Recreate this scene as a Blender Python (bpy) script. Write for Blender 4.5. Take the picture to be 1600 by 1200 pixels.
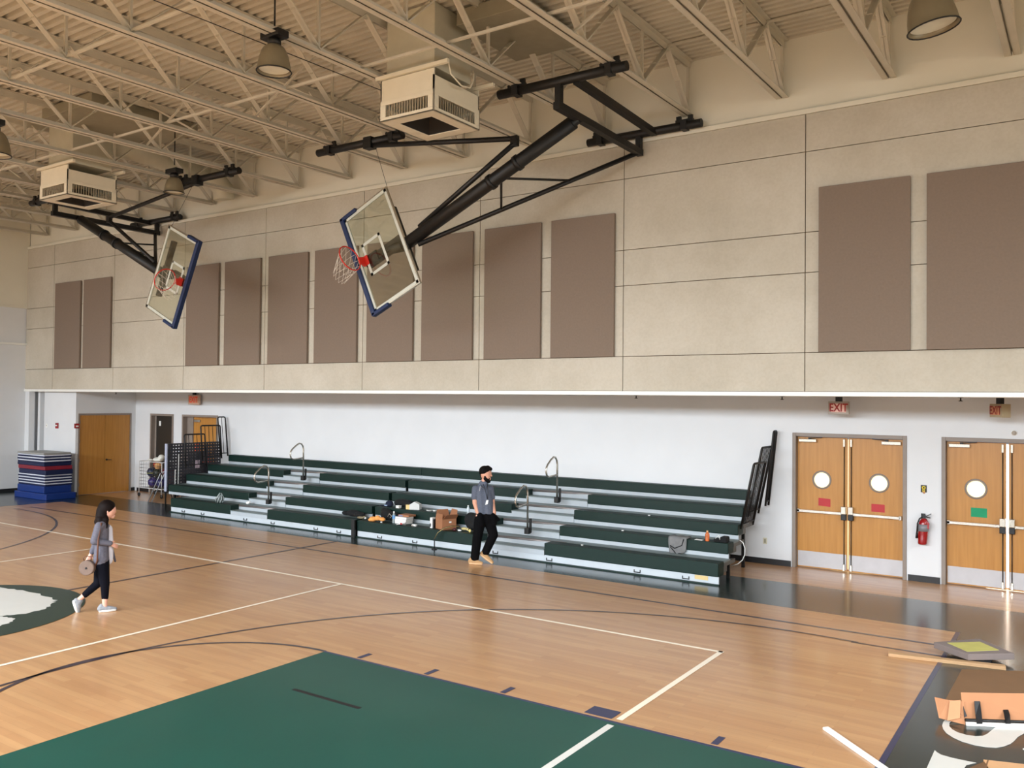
import bpy, bmesh, math, random
from mathutils import Vector, Matrix
random.seed(7)
R = math.radians
for o in list(bpy.data.objects): bpy.data.objects.remove(o)
SC = bpy.context.scene
COL = SC.collection

# ------------------------------------------------------------------ camera
CH = 2.88
F_PX, PITCH, YAW, ROLL = 1341.58, .01735003, .59427126, .00966208
fw = Vector((-math.sin(YAW)*math.cos(PITCH), math.cos(YAW)*math.cos(PITCH), math.sin(PITCH)))
rt = Vector((math.cos(YAW), math.sin(YAW), 0)); up = rt.cross(fw)
rx = rt*math.cos(ROLL)+up*math.sin(ROLL); uy = -rt*math.sin(ROLL)+up*math.cos(ROLL)
cd = bpy.data.cameras.new('camera'); cam = bpy.data.objects.new('camera', cd); COL.objects.link(cam)
cd.sensor_width = 36; cd.sensor_fit = 'HORIZONTAL'; cd.lens = F_PX/1600*36
cam.matrix_world = Matrix(((rx.x, uy.x, -fw.x, 0), (rx.y, uy.y, -fw.y, 0), (rx.z, uy.z, -fw.z, CH), (0, 0, 0, 1)))
cd.clip_start = .05; cd.clip_end = 200
SC.camera = cam
EYE = Vector((0, 0, CH))
def ray(u, v): return rx*((u-800)/F_PX)-uy*((v-600)/F_PX)+fw
def WY(u, v, Y): d = ray(u, v); return EYE+d*(Y/d.y)
def WX(u, v, X): d = ray(u, v); return EYE+d*(X/d.x)
def WZ(u, v, z=0.): d = ray(u, v); return EYE+d*((z-CH)/d.z)
def HIT(u, v, p0, n): d = ray(u, v); return EYE+d*((p0-EYE).dot(n)/d.dot(n))

# ------------------------------------------------------------------ view, world, light
SC.view_settings.view_transform = 'Standard'; SC.view_settings.look = 'None'
SC.view_settings.gamma = 1; SC.view_settings.use_curve_mapping = False
SC.view_settings.exposure = -0.05
w = bpy.data.worlds.new('world'); SC.world = w; w.use_nodes = True
w.node_tree.nodes['Background'].inputs[0].default_value = (.8, .88, 1, 1)
w.node_tree.nodes['Background'].inputs[1].default_value = .35
def area(name, loc, rot, sx, sy, power, col, spread=180):
    l = bpy.data.lights.new(name, 'AREA'); l.shape = 'RECTANGLE'; l.size = sx; l.size_y = sy
    l.energy = power; l.color = col; l.spread = R(spread)
    o = bpy.data.objects.new(name, l); COL.objects.link(o); o.location = loc; o.rotation_euler = rot; return o
# daylight through the high window band behind the camera (the wall the photo does not show)
area('window_daylight', (-11, -6.6, 5.55), (R(45), 0, 0), 30, 2.6, 6300, (.82, .91, 1.0), 108)
# daylight through the window band of the right-hand end wall
area('window_daylight_end', (6.6, 4, 5.3), (R(50), 0, R(90)), 16, 2.4, 900, (.82, .91, 1.0), 116)

# ------------------------------------------------------------------ materials
def lin(c): return tuple((x/12.92 if x <= .04045 else ((x+.055)/1.055)**2.4) for x in [v/255 for v in c])
MATS = {}
def M(name, rgb, rough=.6, metal=0., var=.06, scale=6., coat=0., bump=0., stretch=None, emit=0., spec=None):
    if name in MATS: return MATS[name]
    m = bpy.data.materials.new(name); m.use_nodes = True; nt = m.node_tree; b = nt.nodes['Principled BSDF']
    c = lin(rgb)
    tc = nt.nodes.new('ShaderNodeTexCoord'); mp = nt.nodes.new('ShaderNodeMapping')
    nt.links.new(tc.outputs['Object'], mp.inputs[0])
    if stretch: mp.inputs['Scale'].default_value = stretch
    nz = nt.nodes.new('ShaderNodeTexNoise'); nz.inputs['Scale'].default_value = scale; nz.inputs['Detail'].default_value = 5
    nt.links.new(mp.outputs[0], nz.inputs['Vector'])
    cr = nt.nodes.new('ShaderNodeValToRGB'); cr.color_ramp.elements[0].position = .3; cr.color_ramp.elements[1].position = .7
    cr.color_ramp.elements[0].color = tuple(x*(1-var) for x in c)+(1,)
    cr.color_ramp.elements[1].color = tuple(min(1, x*(1+var)) for x in c)+(1,)
    nt.links.new(nz.outputs['Fac'], cr.inputs[0]); nt.links.new(cr.outputs[0], b.inputs['Base Color'])
    b.inputs['Roughness'].default_value = rough; b.inputs['Metallic'].default_value = metal
    if coat: b.inputs['Coat Weight'].default_value = coat; b.inputs['Coat Roughness'].default_value = .12
    if spec is not None: b.inputs['Specular IOR Level'].default_value = spec
    if bump:
        bp = nt.nodes.new('ShaderNodeBump'); bp.inputs['Strength'].default_value = bump; bp.inputs['Distance'].default_value = .01
        nt.links.new(nz.outputs['Fac'], bp.inputs['Height']); nt.links.new(bp.outputs[0], b.inputs['Normal'])
    if emit:
        b.inputs['Emission Color'].default_value = c+(1,); b.inputs['Emission Strength'].default_value = emit
    MATS[name] = m; return m

def wood_floor():
    m = bpy.data.materials.new('maple_floor'); m.use_nodes = True; nt = m.node_tree; b = nt.nodes['Principled BSDF']
    tc = nt.nodes.new('ShaderNodeTexCoord')
    br = nt.nodes.new('ShaderNodeTexBrick'); br.offset = .37; br.offset_frequency = 2
    br.inputs['Scale'].default_value = 1; br.inputs['Brick Width'].default_value = .95; br.inputs['Row Height'].default_value = .085
    br.inputs['Mortar Size'].default_value = .0006; br.inputs['Bias'].default_value = 0
    br.inputs['Color1'].default_value = lin((193, 148, 102))+(1,); br.inputs['Color2'].default_value = lin((181, 134, 91))+(1,)
    br.inputs['Mortar'].default_value = lin((140, 98, 60))+(1,)
    nt.links.new(tc.outputs['Object'], br.inputs['Vector'])
    mp = nt.nodes.new('ShaderNodeMapping'); mp.inputs['Scale'].default_value = (.7, 9, 1)
    nt.links.new(tc.outputs['Object'], mp.inputs[0])
    nz = nt.nodes.new('ShaderNodeTexNoise'); nz.inputs['Scale'].default_value = 1.3; nz.inputs['Detail'].default_value = 6
    nt.links.new(mp.outputs[0], nz.inputs['Vector'])
    mx = nt.nodes.new('ShaderNodeMixRGB'); mx.blend_type = 'MULTIPLY'; mx.inputs[0].default_value = .42
    cr = nt.nodes.new('ShaderNodeValToRGB'); cr.color_ramp.elements[0].position = .35; cr.color_ramp.elements[1].position = .62
    cr.color_ramp.elements[0].color = (.74, .72, .70, 1); cr.color_ramp.elements[1].color = (1, 1, 1, 1)
    nt.links.new(nz.outputs['Fac'], cr.inputs[0]); nt.links.new(br.outputs['Color'], mx.inputs[1]); nt.links.new(cr.outputs[0], mx.inputs[2])
    nt.links.new(mx.outputs[0], b.inputs['Base Color'])
    b.inputs['Roughness'].default_value = .34
    b.inputs['Coat Weight'].default_value = .35; b.inputs['Coat Roughness'].default_value = .16
    return m
def tectum():
    m = bpy.data.materials.new('wood_fibre_panel'); m.use_nodes = True; nt = m.node_tree; b = nt.nodes['Principled BSDF']
    tc = nt.nodes.new('ShaderNodeTexCoord')
    n1 = nt.nodes.new('ShaderNodeTexNoise'); n1.inputs['Scale'].default_value = .55; n1.inputs['Detail'].default_value = 7; n1.inputs['Roughness'].default_value = .65
    n2 = nt.nodes.new('ShaderNodeTexNoise'); n2.inputs['Scale'].default_value = 26; n2.inputs['Detail'].default_value = 4
    for n in (n1, n2): nt.links.new(tc.outputs['Object'], n.inputs['Vector'])
    c1 = nt.nodes.new('ShaderNodeValToRGB'); c1.color_ramp.elements[0].position = .3; c1.color_ramp.elements[1].position = .62
    c1.color_ramp.elements[0].color = lin((182, 174, 157))+(1,); c1.color_ramp.elements[1].color = lin((199, 192, 177))+(1,)
    c2 = nt.nodes.new('ShaderNodeValToRGB'); c2.color_ramp.elements[0].position = .35; c2.color_ramp.elements[1].position = .6
    c2.color_ramp.elements[0].color = (.93, .92, .9, 1); c2.color_ramp.elements[1].color = (1, 1, 1, 1)
    mx = nt.nodes.new('ShaderNodeMixRGB'); mx.blend_type = 'MULTIPLY'; mx.inputs[0].default_value = .7
    nt.links.new(n1.outputs['Fac'], c1.inputs[0]); nt.links.new(n2.outputs['Fac'], c2.inputs[0])
    nt.links.new(c1.outputs[0], mx.inputs[1]); nt.links.new(c2.outputs[0], mx.inputs[2]); nt.links.new(mx.outputs[0], b.inputs['Base Color'])
    b.inputs['Roughness'].default_value = .95
    bp = nt.nodes.new('ShaderNodeBump'); bp.inputs['Strength'].default_value = .15; bp.inputs['Distance'].default_value = .006
    nt.links.new(n2.outputs['Fac'], bp.inputs['Height']); nt.links.new(bp.outputs[0], b.inputs['Normal'])
    return m
def door_wood():
    m = bpy.data.materials.new('door_veneer'); m.use_nodes = True; nt = m.node_tree; b = nt.nodes['Principled BSDF']
    tc = nt.nodes.new('ShaderNodeTexCoord'); mp = nt.nodes.new('ShaderNodeMapping'); mp.inputs['Scale'].default_value = (16, 16, .9)
    nz = nt.nodes.new('ShaderNodeTexNoise'); nz.inputs['Scale'].default_value = 1.5; nz.inputs['Detail'].default_value = 6
    cr = nt.nodes.new('ShaderNodeValToRGB'); cr.color_ramp.elements[0].position = .3; cr.color_ramp.elements[1].position = .7
    cr.color_ramp.elements[0].color = lin((176, 120, 50))+(1,); cr.color_ramp.elements[1].color = lin((190, 134, 62))+(1,)
    nt.links.new(tc.outputs['Object'], mp.inputs[0]); nt.links.new(mp.outputs[0], nz.inputs['Vector'])
    nt.links.new(nz.outputs['Fac'], cr.inputs[0]); nt.links.new(cr.outputs[0], b.inputs['Base Color'])
    b.inputs['Roughness'].default_value = .38
    return m
def glass(name, tint, refl=.12):
    m = bpy.data.materials.new(name); m.use_nodes = True; nt = m.node_tree
    nt.nodes.remove(nt.nodes['Principled BSDF']); out = nt.nodes['Material Output']
    t = nt.nodes.new('ShaderNodeBsdfTransparent'); t.inputs[0].default_value = tint+(1,)
    g = nt.nodes.new('ShaderNodeBsdfGlossy'); g.inputs['Roughness'].default_value = .04
    fr = nt.nodes.new('ShaderNodeLayerWeight'); fr.inputs[0].default_value = .12
    nz = nt.nodes.new('ShaderNodeTexNoise'); nz.inputs['Scale'].default_value = 3
    ma = nt.nodes.new('ShaderNodeMath'); ma.operation = 'MULTIPLY_ADD'; ma.inputs[1].default_value = .05; ma.inputs[2].default_value = 0
    ad = nt.nodes.new('ShaderNodeMath'); ad.operation = 'ADD'
    nt.links.new(nz.outputs['Fac'], ma.inputs[0]); nt.links.new(ma.outputs[0], ad.inputs[0]); nt.links.new(fr.outputs['Facing'], ad.inputs[1])
    mx = nt.nodes.new('ShaderNodeMixShader'); nt.links.new(ad.outputs[0], mx.inputs[0])
    nt.links.new(t.outputs[0], mx.inputs[1]); nt.links.new(g.outputs[0], mx.inputs[2]); nt.links.new(mx.outputs[0], out.inputs[0])
    return m
FLOORW = wood_floor(); TECT = tectum(); DOORW = door_wood()
GLASS = glass('backboard_glass', (.94, .97, .92))
WHITEW = M('white_wall_paint', (222, 224, 226), .75, var=.02, scale=1.5, bump=.02)
CREAM = M('cream_plaster', (226, 222, 206), .85, var=.03, scale=1.2)
STEEL = M('cream_painted_steel', (206, 200, 184), .55, var=.05, scale=3)
DECKM = M('cream_painted_deck', (212, 205, 188), .6, var=.06, scale=2)
TRIMW = M('white_trim', (240, 240, 234), .5, var=.01)
BASEB = M('black_rubber_base', (24, 24, 26), .5)
PANELF = M('brown_acoustic_fabric', (128, 112, 98), .95, var=.04, scale=30, bump=.1)
GREENP = M('green_floor_paint', (16, 70, 60), .42, var=.05, scale=1.2, coat=.12, spec=.3)
GREENB = M('dark_green_border_paint', (26, 40, 38), .26, var=.05, scale=1.2, coat=.35)
GREENC = M('circle_green_paint', (26, 50, 42), .4, var=.05, coat=.1, spec=.3)
BLUEP = M('navy_floor_paint', (24, 34, 74), .32, coat=.3)
LINEB = M('navy_line_paint', (48, 40, 52), .32, coat=.3)
LINEW = M('cream_line_paint', (246, 234, 212), .35, var=.02, coat=.2)
WHITEP = M('white_floor_paint', (212, 211, 204), .35, var=.02, coat=.2)
SEATG = M('green_plastic_seat', (7, 36, 30), .5, var=.08, scale=9, spec=.3)
DECKG = M('galvanised_deck', (118, 130, 130), .45, .1, var=.08, scale=5)
RISER = M('grey_riser_panel', (176, 184, 190), .5, var=.04)
KICK = M('pale_kick_panel', (190, 198, 204), .45, var=.03)
BLACKM = M('black_painted_steel', (14, 12, 10), .5, .0, var=.15, scale=8)
BLACKP = M('black_plastic', (16, 16, 18), .5)
CHROME = M('brushed_steel', (196, 192, 182), .25, .9, var=.05)
BROWNM = M('aisle_nosing', (128, 122, 120), .4, .5)
FRAMET = M('taupe_door_frame', (140, 128, 118), .5)
ALU = M('aluminium_kick_plate', (176, 173, 174), .4, .4, var=.04)
DARKD = M('dark_grey_door', (40, 36, 30), .5)
HVACW = M('white_enamel_housing', (232, 224, 202), .45, var=.02)
HVACG = M('grey_duct', (206, 202, 182), .5, .1, var=.04)
DARKV = M('dark_vent_recess', (30, 26, 22), .8)
VANE = M('grey_vent_vane', (176, 164, 140), .5)
LAMPM = M('lamp_reflector', (138, 128, 104), .4, .3)
LAMPG = M('lamp_lens', (226, 226, 210), .25, 0)
REDP = M('orange_red_rim', (206, 44, 28), .4)
BLUEPAD = M('blue_padding', (12, 36, 78), .55)
NETW = M('white_net_cord', (226, 216, 200), .8)
WHITEB = M('white_board_frame', (200, 202, 190), .4)
CARD = M('cardboard', (160, 108, 74), .85, var=.06, scale=4)
CARD2 = M('cardboard_pale', (180, 126, 88), .85, var=.05, scale=4)
CARDD = M('cardboard_dark', (124, 92, 62), .8, var=.05, scale=3)
WHITEO = M('plain_white', (240, 240, 236), .5, var=.01)
GLOW = M('daylit_pane', (250, 240, 200), .5, emit=.75)
GLOWB = M('daylit_corridor', (255, 252, 240), .5, emit=5.0)

# ------------------------------------------------------------------ mesh builder
WL = {}
class MB:
    def __init__(s): s.v = []; s.f = []; s.sm = []
    def add(s, vs, fs, sm=False):
        n = len(s.v); s.v += [Vector(p) for p in vs]
        for f in fs: s.f.append([i+n for i in f]); s.sm.append(sm)
        return s
    def box(s, x0, x1, y0, y1, z0, z1, T=None):
        p = [Vector((x, y, z)) for z in (z0, z1) for y in (y0, y1) for x in (x0, x1)]
        if T: p = [T(q) for q in p]
        return s.add(p, [(0, 2, 3, 1), (4, 5, 7, 6), (0, 1, 5, 4), (2, 6, 7, 3), (0, 4, 6, 2), (1, 3, 7, 5)])
    def bar(s, a, b, w, h, upv=Vector((0, 0, 1))):
        a = Vector(a); b = Vector(b); d = (b-a).normalized(); x = d.cross(upv)
        if x.length < 1e-4: x = d.cross(Vector((1, 0, 0)))
        x.normalize(); y = x.cross(d)
        p = [q+x*sx*w/2+y*sy*h/2 for q in (a, b) for sy in (-1, 1) for sx in (-1, 1)]
        return s.add(p, [(0, 2, 3, 1), (4, 5, 7, 6), (0, 1, 5, 4), (2, 6, 7, 3), (0, 4, 6, 2), (1, 3, 7, 5)])
    def tube(s, pts, r, n=8, closed=False, cap=True):
        pts = [Vector(p) for p in pts]; rs = r if isinstance(r, (list, tuple)) else [r]*len(pts)
        vs = []; N = len(pts); prev = None
        for i, p in enumerate(pts):
            if closed: d = (pts[(i+1) % N]-pts[i-1])
            else: d = pts[min(i+1, N-1)]-pts[max(i-1, 0)]
            d.normalize()
            if prev is None:
                x = d.cross(Vector((0, 0, 1)))
                if x.length < 1e-3: x = d.cross(Vector((1, 0, 0)))
            else: x = prev-d*prev.dot(d)
            x.normalize(); prev = x.copy(); y = d.cross(x)
            for k in range(n):
                a = 2*math.pi*k/n; vs.append(p+x*math.cos(a)*rs[i]+y*math.sin(a)*rs[i])
        fs = []
        for i in range(N if closed else N-1):
            j = (i+1) % N
            for k in range(n): fs.append((i*n+k, i*n+(k+1) % n, j*n+(k+1) % n, j*n+k))
        s.add(vs, fs, True)
        if cap and not closed:
            b = len(s.v)-N*n
            s.f.append([b+k for k in range(n)][::-1]); s.sm.append(False)
            s.f.append([b+(N-1)*n+k for k in range(n)]); s.sm.append(False)
        return s
    def lathe(s, prof, c=(0, 0, 0), n=20, axis='z', sx=1, sy=1):
        c = Vector(c); vs = []; N = len(prof)
        for r, h in prof:
            for k in range(n):
                a = 2*math.pi*k/n; x, y = r*math.cos(a)*sx, r*math.sin(a)*sy
                vs.append(c+(Vector((x, y, h)) if axis == 'z' else Vector((x, h, y)) if axis == 'y' else Vector((h, x, y))))
        fs = [(i*n+k, i*n+(k+1) % n, (i+1)*n+(k+1) % n, (i+1)*n+k) for i in range(N-1) for k in range(n)]
        return s.add(vs, fs, True)
    def sphere(s, c, r, n=12, sc=(1, 1, 1)):
        c = Vector(c); m = n//2+1; vs = [c+Vector((0, 0, -r*sc[2]))]
        for i in range(1, m-1):
            t = math.pi*i/(m-1)-math.pi/2
            for k in range(n):
                a = 2*math.pi*k/n; vs.append(c+Vector((r*sc[0]*math.cos(t)*math.cos(a), r*sc[1]*math.cos(t)*math.sin(a), r*sc[2]*math.sin(t))))
        vs.append(c+Vector((0, 0, r*sc[2]))); fs = []
        for k in range(n): fs.append((0, 1+(k+1) % n, 1+k))
        for i in range(m-3):
            for k in range(n): fs.append((1+i*n+k, 1+i*n+(k+1) % n, 1+(i+1)*n+(k+1) % n, 1+(i+1)*n+k))
        L = len(vs)-1; b = 1+(m-3)*n
        for k in range(n): fs.append((b+k, b+(k+1) % n, L))
        return s.add(vs, fs, True)
    def prism(s, poly, a, b, axis='z'):
        n = len(poly)
        mk = {'z': lambda p, h: (p[0], p[1], h), 'y': lambda p, h: (p[0], h, p[1]), 'x': lambda p, h: (h, p[0], p[1])}[axis]
        s.add([mk(p, a) for p in poly]+[mk(p, b) for p in poly], [list(range(n))[::-1], list(range(n, 2*n))]+[(i, (i+1) % n, (i+1) % n+n, i+n) for i in range(n)])
        return s
    def build(s, name, mat, parent=None, bevel=0, seg=2, xf=None, rem=0, smooth_it=0, origin=None):
        vs = s.v if xf is None else [xf(p) for p in s.v]
        if parent is not None: off = WL[parent]
        elif origin is not None: off = Vector(origin)
        else:
            off = Vector(((min(p.x for p in vs)+max(p.x for p in vs))/2, (min(p.y for p in vs)+max(p.y for p in vs))/2, min(p.z for p in vs)))
        me = bpy.data.meshes.new(name); me.from_pydata([p-off for p in vs], [], s.f); me.update()
        for i, p in enumerate(me.polygons): p.use_smooth = s.sm[i]
        bm = bmesh.new(); bm.from_mesh(me); bmesh.ops.recalc_face_normals(bm, faces=bm.faces); bm.to_mesh(me); bm.free()
        me.materials.append(mat)
        o = bpy.data.objects.new(name, me); COL.objects.link(o)
        if parent is not None: o.parent = parent
        else: o.location = off
        WL[o] = off.copy()
        if bevel:
            md = o.modifiers.new('bevel', 'BEVEL'); md.width = bevel; md.segments = seg; md.limit_method = 'ANGLE'; md.angle_limit = R(50)
        if rem:
            md = o.modifiers.new('remesh', 'REMESH'); md.mode = 'VOXEL'; md.voxel_size = rem; md.use_smooth_shade = True
            if smooth_it:
                md = o.modifiers.new('smooth', 'SMOOTH'); md.factor = .5; md.iterations = smooth_it
        return o
def empty(name, loc):
    o = bpy.data.objects.new(name, None); COL.objects.link(o); o.location = loc; o.empty_display_size = .1; WL[o] = Vector(loc); return o
def tag(o, label=None, cat=None, group=None, kind=None):
    if label: o['label'] = label
    if cat: o['category'] = cat
    if group: o['group'] = group
    if kind: o['kind'] = kind
    return o
def st(o): o['kind'] = 'structure'; return o
def copy_tree(o, parent=None, dx=None):
    c = o.copy(); COL.objects.link(c)
    if parent is not None: c.parent = parent
    for ch in list(o.children): copy_tree(ch, c)
    return c
def text_mb(txt, size, place, depth=.004, bold=0.):
    cu = bpy.data.curves.new('t', 'FONT'); cu.body = txt; cu.size = size; cu.extrude = depth/2; cu.offset = bold; cu.align_x = 'CENTER'; cu.align_y = 'CENTER'
    o = bpy.data.objects.new('t', cu); COL.objects.link(o)
    dg = bpy.context.evaluated_depsgraph_get(); me = o.evaluated_get(dg).to_mesh()
    mb = MB(); mb.add([place(v.co) for v in me.vertices], [tuple(p.vertices) for p in me.polygons])
    o.evaluated_get(dg).to_mesh_clear(); bpy.data.objects.remove(o); return mb

# ------------------------------------------------------------------ room shell
XL, XR, YN, YU, YF = -26.43, 7.0, -7.0, 13.17, 15.2
SOF = 2.963
fl = st(MB().box(XL-.3, XR+.3, YN-.3, 17.5, -.1, 0).build('floor', FLOORW, origin=(0, 0, 0)))
def flat(name, poly, mat, z=.002, t=.0015):
    return MB().prism([(p[0], p[1]) for p in poly], z-t, z).build(name, mat, fl)
def rect(name, x0, x1, y0, y1, mat, z=.002): return flat(name, [(x0, y0), (x1, y0), (x1, y1), (x0, y1)], mat, z)
def arc(name, cx, cy, r, w, a0, a1, mat, z=.004, n=72):
    mb = MB(); vs = []; fs = []
    for i in range(n+1):
        a = R(a0+(a1-a0)*i/n)
        for rr in (r-w/2, r+w/2): vs.append((cx+rr*math.cos(a), cy+rr*math.sin(a), z))
    for i in range(n): fs.append((2*i, 2*i+1, 2*i+3, 2*i+2))
    mb.add(vs, fs); return mb.build(name, mat, fl)
BX = -1.42      # right baseline
# green border round the court
flat('green_border', [(-22.95, 12.42), (BX, 12.14), (BX, 13.8), (XL, 13.8), (XL, 9.0), (-23.4, 9.0)], GREENB, .0015)
rect('green_apron', BX, .9, -3, 13.8, GREENB, .0018)
rect('navy_edge_strip', BX-.005, BX+.045, 2, 12.14, BLUEP, .0035)
# free-throw lane, lane marks
rect('painted_key', -7.2, BX, 3.27, 6.94, GREENP, .003)
rect('key_edge_strip', -7.2, BX, 6.90, 6.94, BLUEP, .004)
for i, x in enumerate((-6.72, -5.76, -4.79, -2.63)): rect('lane_mark', x-.03, x+.03, 6.97, 7.16, BLUEP, .004)
rect('lane_block', -3.88, -3.60, 6.98, 7.18, BLUEP, .004)
rect('key_dash', -6.52, -5.62, 5.83, 5.88, BASEB, .0045)
arc('free_throw_arc', -7.2, 5.1, 1.83, .05, 90, 270, LINEB)
# three-point lines and centre line
arc('three_point_arc', -3.05, 5.02, 5.93, .045, 83, 270, LINEB)
rect('three_point_straight', -2.4, BX, 10.86, 10.905, LINEB, .004)
arc('three_point_arc', -21.95, 5.02, 5.93, .05, -90, 95, LINEB)
rect('side_line', -22.5, BX, 11.33, 11.385, LINEB, .004)
rect('centre_line', -12.53, -12.47, 6.85, 12.35, LINEB, .004)
# volleyball lines
rect('volleyball_side_line', -23.5, -3.51, 9.53, 9.58, LINEW, .005)
rect('volleyball_end_line', -3.56, -3.50, 7.0, 9.58, LINEW, .005)
rect('volleyball_end_line', -3.565, -3.50, 1.5, 6.84, WHITEP, .006)
rect('attack_line', -9.62, -9.565, 1.5, 9.53, LINEW, .005)
rect('attack_line', -15.53, -15.475, 1.5, 9.53, LINEW, .005)
# centre circle with pale painted blobs
cc = [( -12.5+1.74*math.cos(R(a)), 5.1+1.78*math.sin(R(a))) for a in range(0, 360, 4)]
flat('centre_circle', cc, GREENC, .0055)
def jag(pts, amp, n=5):
    out = []
    for i in range(len(pts)):
        a = Vector(pts[i]); b = Vector(pts[(i+1) % len(pts)])
        for k in range(n):
            p = a.lerp(b, k/n); d = (b-a).normalized(); q = Vector((-d.y, d.x)); out.append(p+q*random.uniform(-amp, amp))
    return out
bl = [(-14.0, 6.25), (-13.34, 6.40), (-12.92, 6.50), (-12.34, 6.48), (-12.0, 6.42), (-11.80, 6.28), (-11.63, 6.08), (-11.57, 5.86), (-11.66, 5.65), (-11.80, 5.52), (-12.3, 5.15), (-12.9, 5.0), (-13.6, 5.3)]
flat('pale_emblem', jag(bl, .035), WHITEP, .0065)
bl2 = [(-11.75, 5.5), (-11.55, 5.60), (-11.38, 5.57), (-11.24, 5.44), (-11.22, 5.25), (-11.35, 5.05), (-11.6, 4.95), (-11.8, 5.2)]
flat('pale_emblem', jag(bl2, .03), WHITEP, .0065)
# white lettering on the apron
G = lambda x, y: WZ(1440+x/8.569, 1060+y/8.571).to_2d()
S_out = [(330, 550), (290, 590), (275, 640), (290, 690), (330, 740), (420, 800), (540, 855), (700, 900), (850, 928), (1000, 937), (1100, 920), (1190, 885), (1240, 845), (1290, 790), (1371, 745), (1500, 720), (1500, 560), (1200, 560)]
S_in = [(1080, 625), (1000, 655), (940, 700), (880, 750), (820, 778), (720, 782), (600, 765), (480, 730), (410, 690), (372, 650), (372, 605), (430, 560)]
flat('painted_letter', [G(*p) for p in S_out+S_in], WHITEP, .006)
flat('painted_letter', [G(*p) for p in [(175, 970), (210, 1000), (260, 1030), (400, 1070), (560, 1105), (735, 1140), (600, 1170), (560, 1230), (60, 1230)]], WHITEP, .006)
flat('painted_letter', [G(*p) for p in [(1355, 945), (1420, 945), (1420, 965), (1355, 965)]], WHITEP, .006)

# lower wall with door openings
D1, D2 = (-4.34, -2.50), (-1.99, -.15)
DT = 2.34
wf = MB()
segs = [(-23.9, -23.26), (-22.13, -21.72), (-20.10, D1[0]), (D1[1], D2[0]), (D2[1], XR)]
for a, b in segs: wf.box(a, b, YF, YF+.25, 0, SOF+.1)
for a, b in [(-23.26, -22.13), (-21.72, -20.10), D1, D2]: wf.box(a, b, YF, YF+.25, DT, SOF+.1)
wf.box(-24.28, -23.9, YF, YF+.25, 0, SOF+.1)
st(wf.build('wall_far', WHITEW))
# alcove on the left
wa = MB()
wa.box(-24.28, -24.03, 13.35, 13.42, 0, SOF+.05); wa.box(-24.28, -24.03, 15.06, YF, 0, SOF+.05); wa.box(-24.28, -24.03, 13.42, 15.06, DT, SOF+.05)
wa.box(-25.75, -24.28, 13.35, 13.5, 0, SOF+.05)
wa.box(-26.0, -25.75, 13.55, 13.7, 0, SOF+.05); wa.box(-26.12, -26.0, 13.35, 13.7, 0, SOF+.05); wa.box(XL, -26.12, 13.75, 13.9, 0, SOF+.05)
wa.box(XL, -26.2, 13.13, 13.3, 0, SOF+.02)
st(wa.build('wall_alcove', WHITEW))
# end wall with its ledges
we = MB(); we.box(XL-.25, XL, YN, 15.5, 0, 4.36); we.box(XL-.25, XL-.02, YN, 15.5, 4.36, 9)
st(we.build('wall_left', WHITEW))
st(MB().box(XL-.02, XL+.06, YN, YU, 4.34, 4.40).build('trim_1', TRIMW))
st(MB().box(XL-.02, XL+.05, YN, YU, 5.44, 5.48).build('trim_2', CREAM))
st(MB().box(XL-.02, XL+.02, YN, YU, 5.48, 8.4).build('wall_left_upper', CREAM))
# upper wall: fibre panels over a dark backing
zs = [3.03, 3.617, 4.818, 5.425, 6.642, 7.215]
xs = [XL, -24.90, -21.83, -18.75, -15.73, -12.65, -9.63, -6.60, -3.57, -.54, 2.49, XR]
up_ = MB(); g = .007
for i in range(len(xs)-1):
    for j in range(5): up_.box(xs[i]+(g if i else 0), xs[i+1]-g, YU-.05, YU-.005, zs[j]+g*.8, zs[j+1]-g*.8)
st(up_.build('wall_upper', TECT))
st(MB().box(XL, XR, YU-.008, YU+.02, 3.0, 7.22).build('wall_backing', M('dark_joint', (92, 66, 36), .9)))
st(MB().box(XL, XR, YU+.02, YU+.25, SOF+.06, 8.7).build('wall_clerestory', CREAM))
st(MB().box(XL, XR, YU-.07, YU+.02, 7.215, 7.29).build('trim_3', CREAM, bevel=.006))
st(MB().box(XL, XR, YU-.08, YU+.03, SOF, 3.03).build('trim_4', TRIMW, bevel=.004))
st(MB().box(XL, XR, YU-.05, YF+.2, SOF+.002, SOF+.06).build('soffit', M('soffit_paint', (214, 212, 204), .7)))
# near wall and right wall (behind and beside the camera) with window bands
wn = MB()
for a, b in ((-27, -26.2), (4.2, 7.3)): wn.box(a, b, YN-.3, YN, 0, 8.6)
wn.box(-26.2, 4.2, YN-.3, YN, 0, 4.2); wn.box(-26.2, 4.2, YN-.3, YN, 6.9, 8.6)
for i in range(1, 10): wn.box(-26.2+i*3.04-.1, -26.2+i*3.04+.1, YN-.3, YN, 4.2, 6.9)
st(wn.build('wall_near', CREAM))
wr = MB(); wr.box(XR, XR+.3, YN, 17.5, 0, 4.1); wr.box(XR, XR+.3, YN, 17.5, 6.6, 8.8); wr.box(XR, XR+.3, YN, -4, 4.1, 6.6); wr.box(XR, XR+.3, 12, 17.5, 4.1, 6.6)
st(wr.build('wall_right', CREAM))
st(MB().box(-26.2, 4.2, YN-.2, YN-.17, 4.2, 6.9).build('window_1', GLOW))
st(MB().box(XR+.15, XR+.18, -4, 12, 4.1, 6.6).build('window_2', GLOW))
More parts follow.
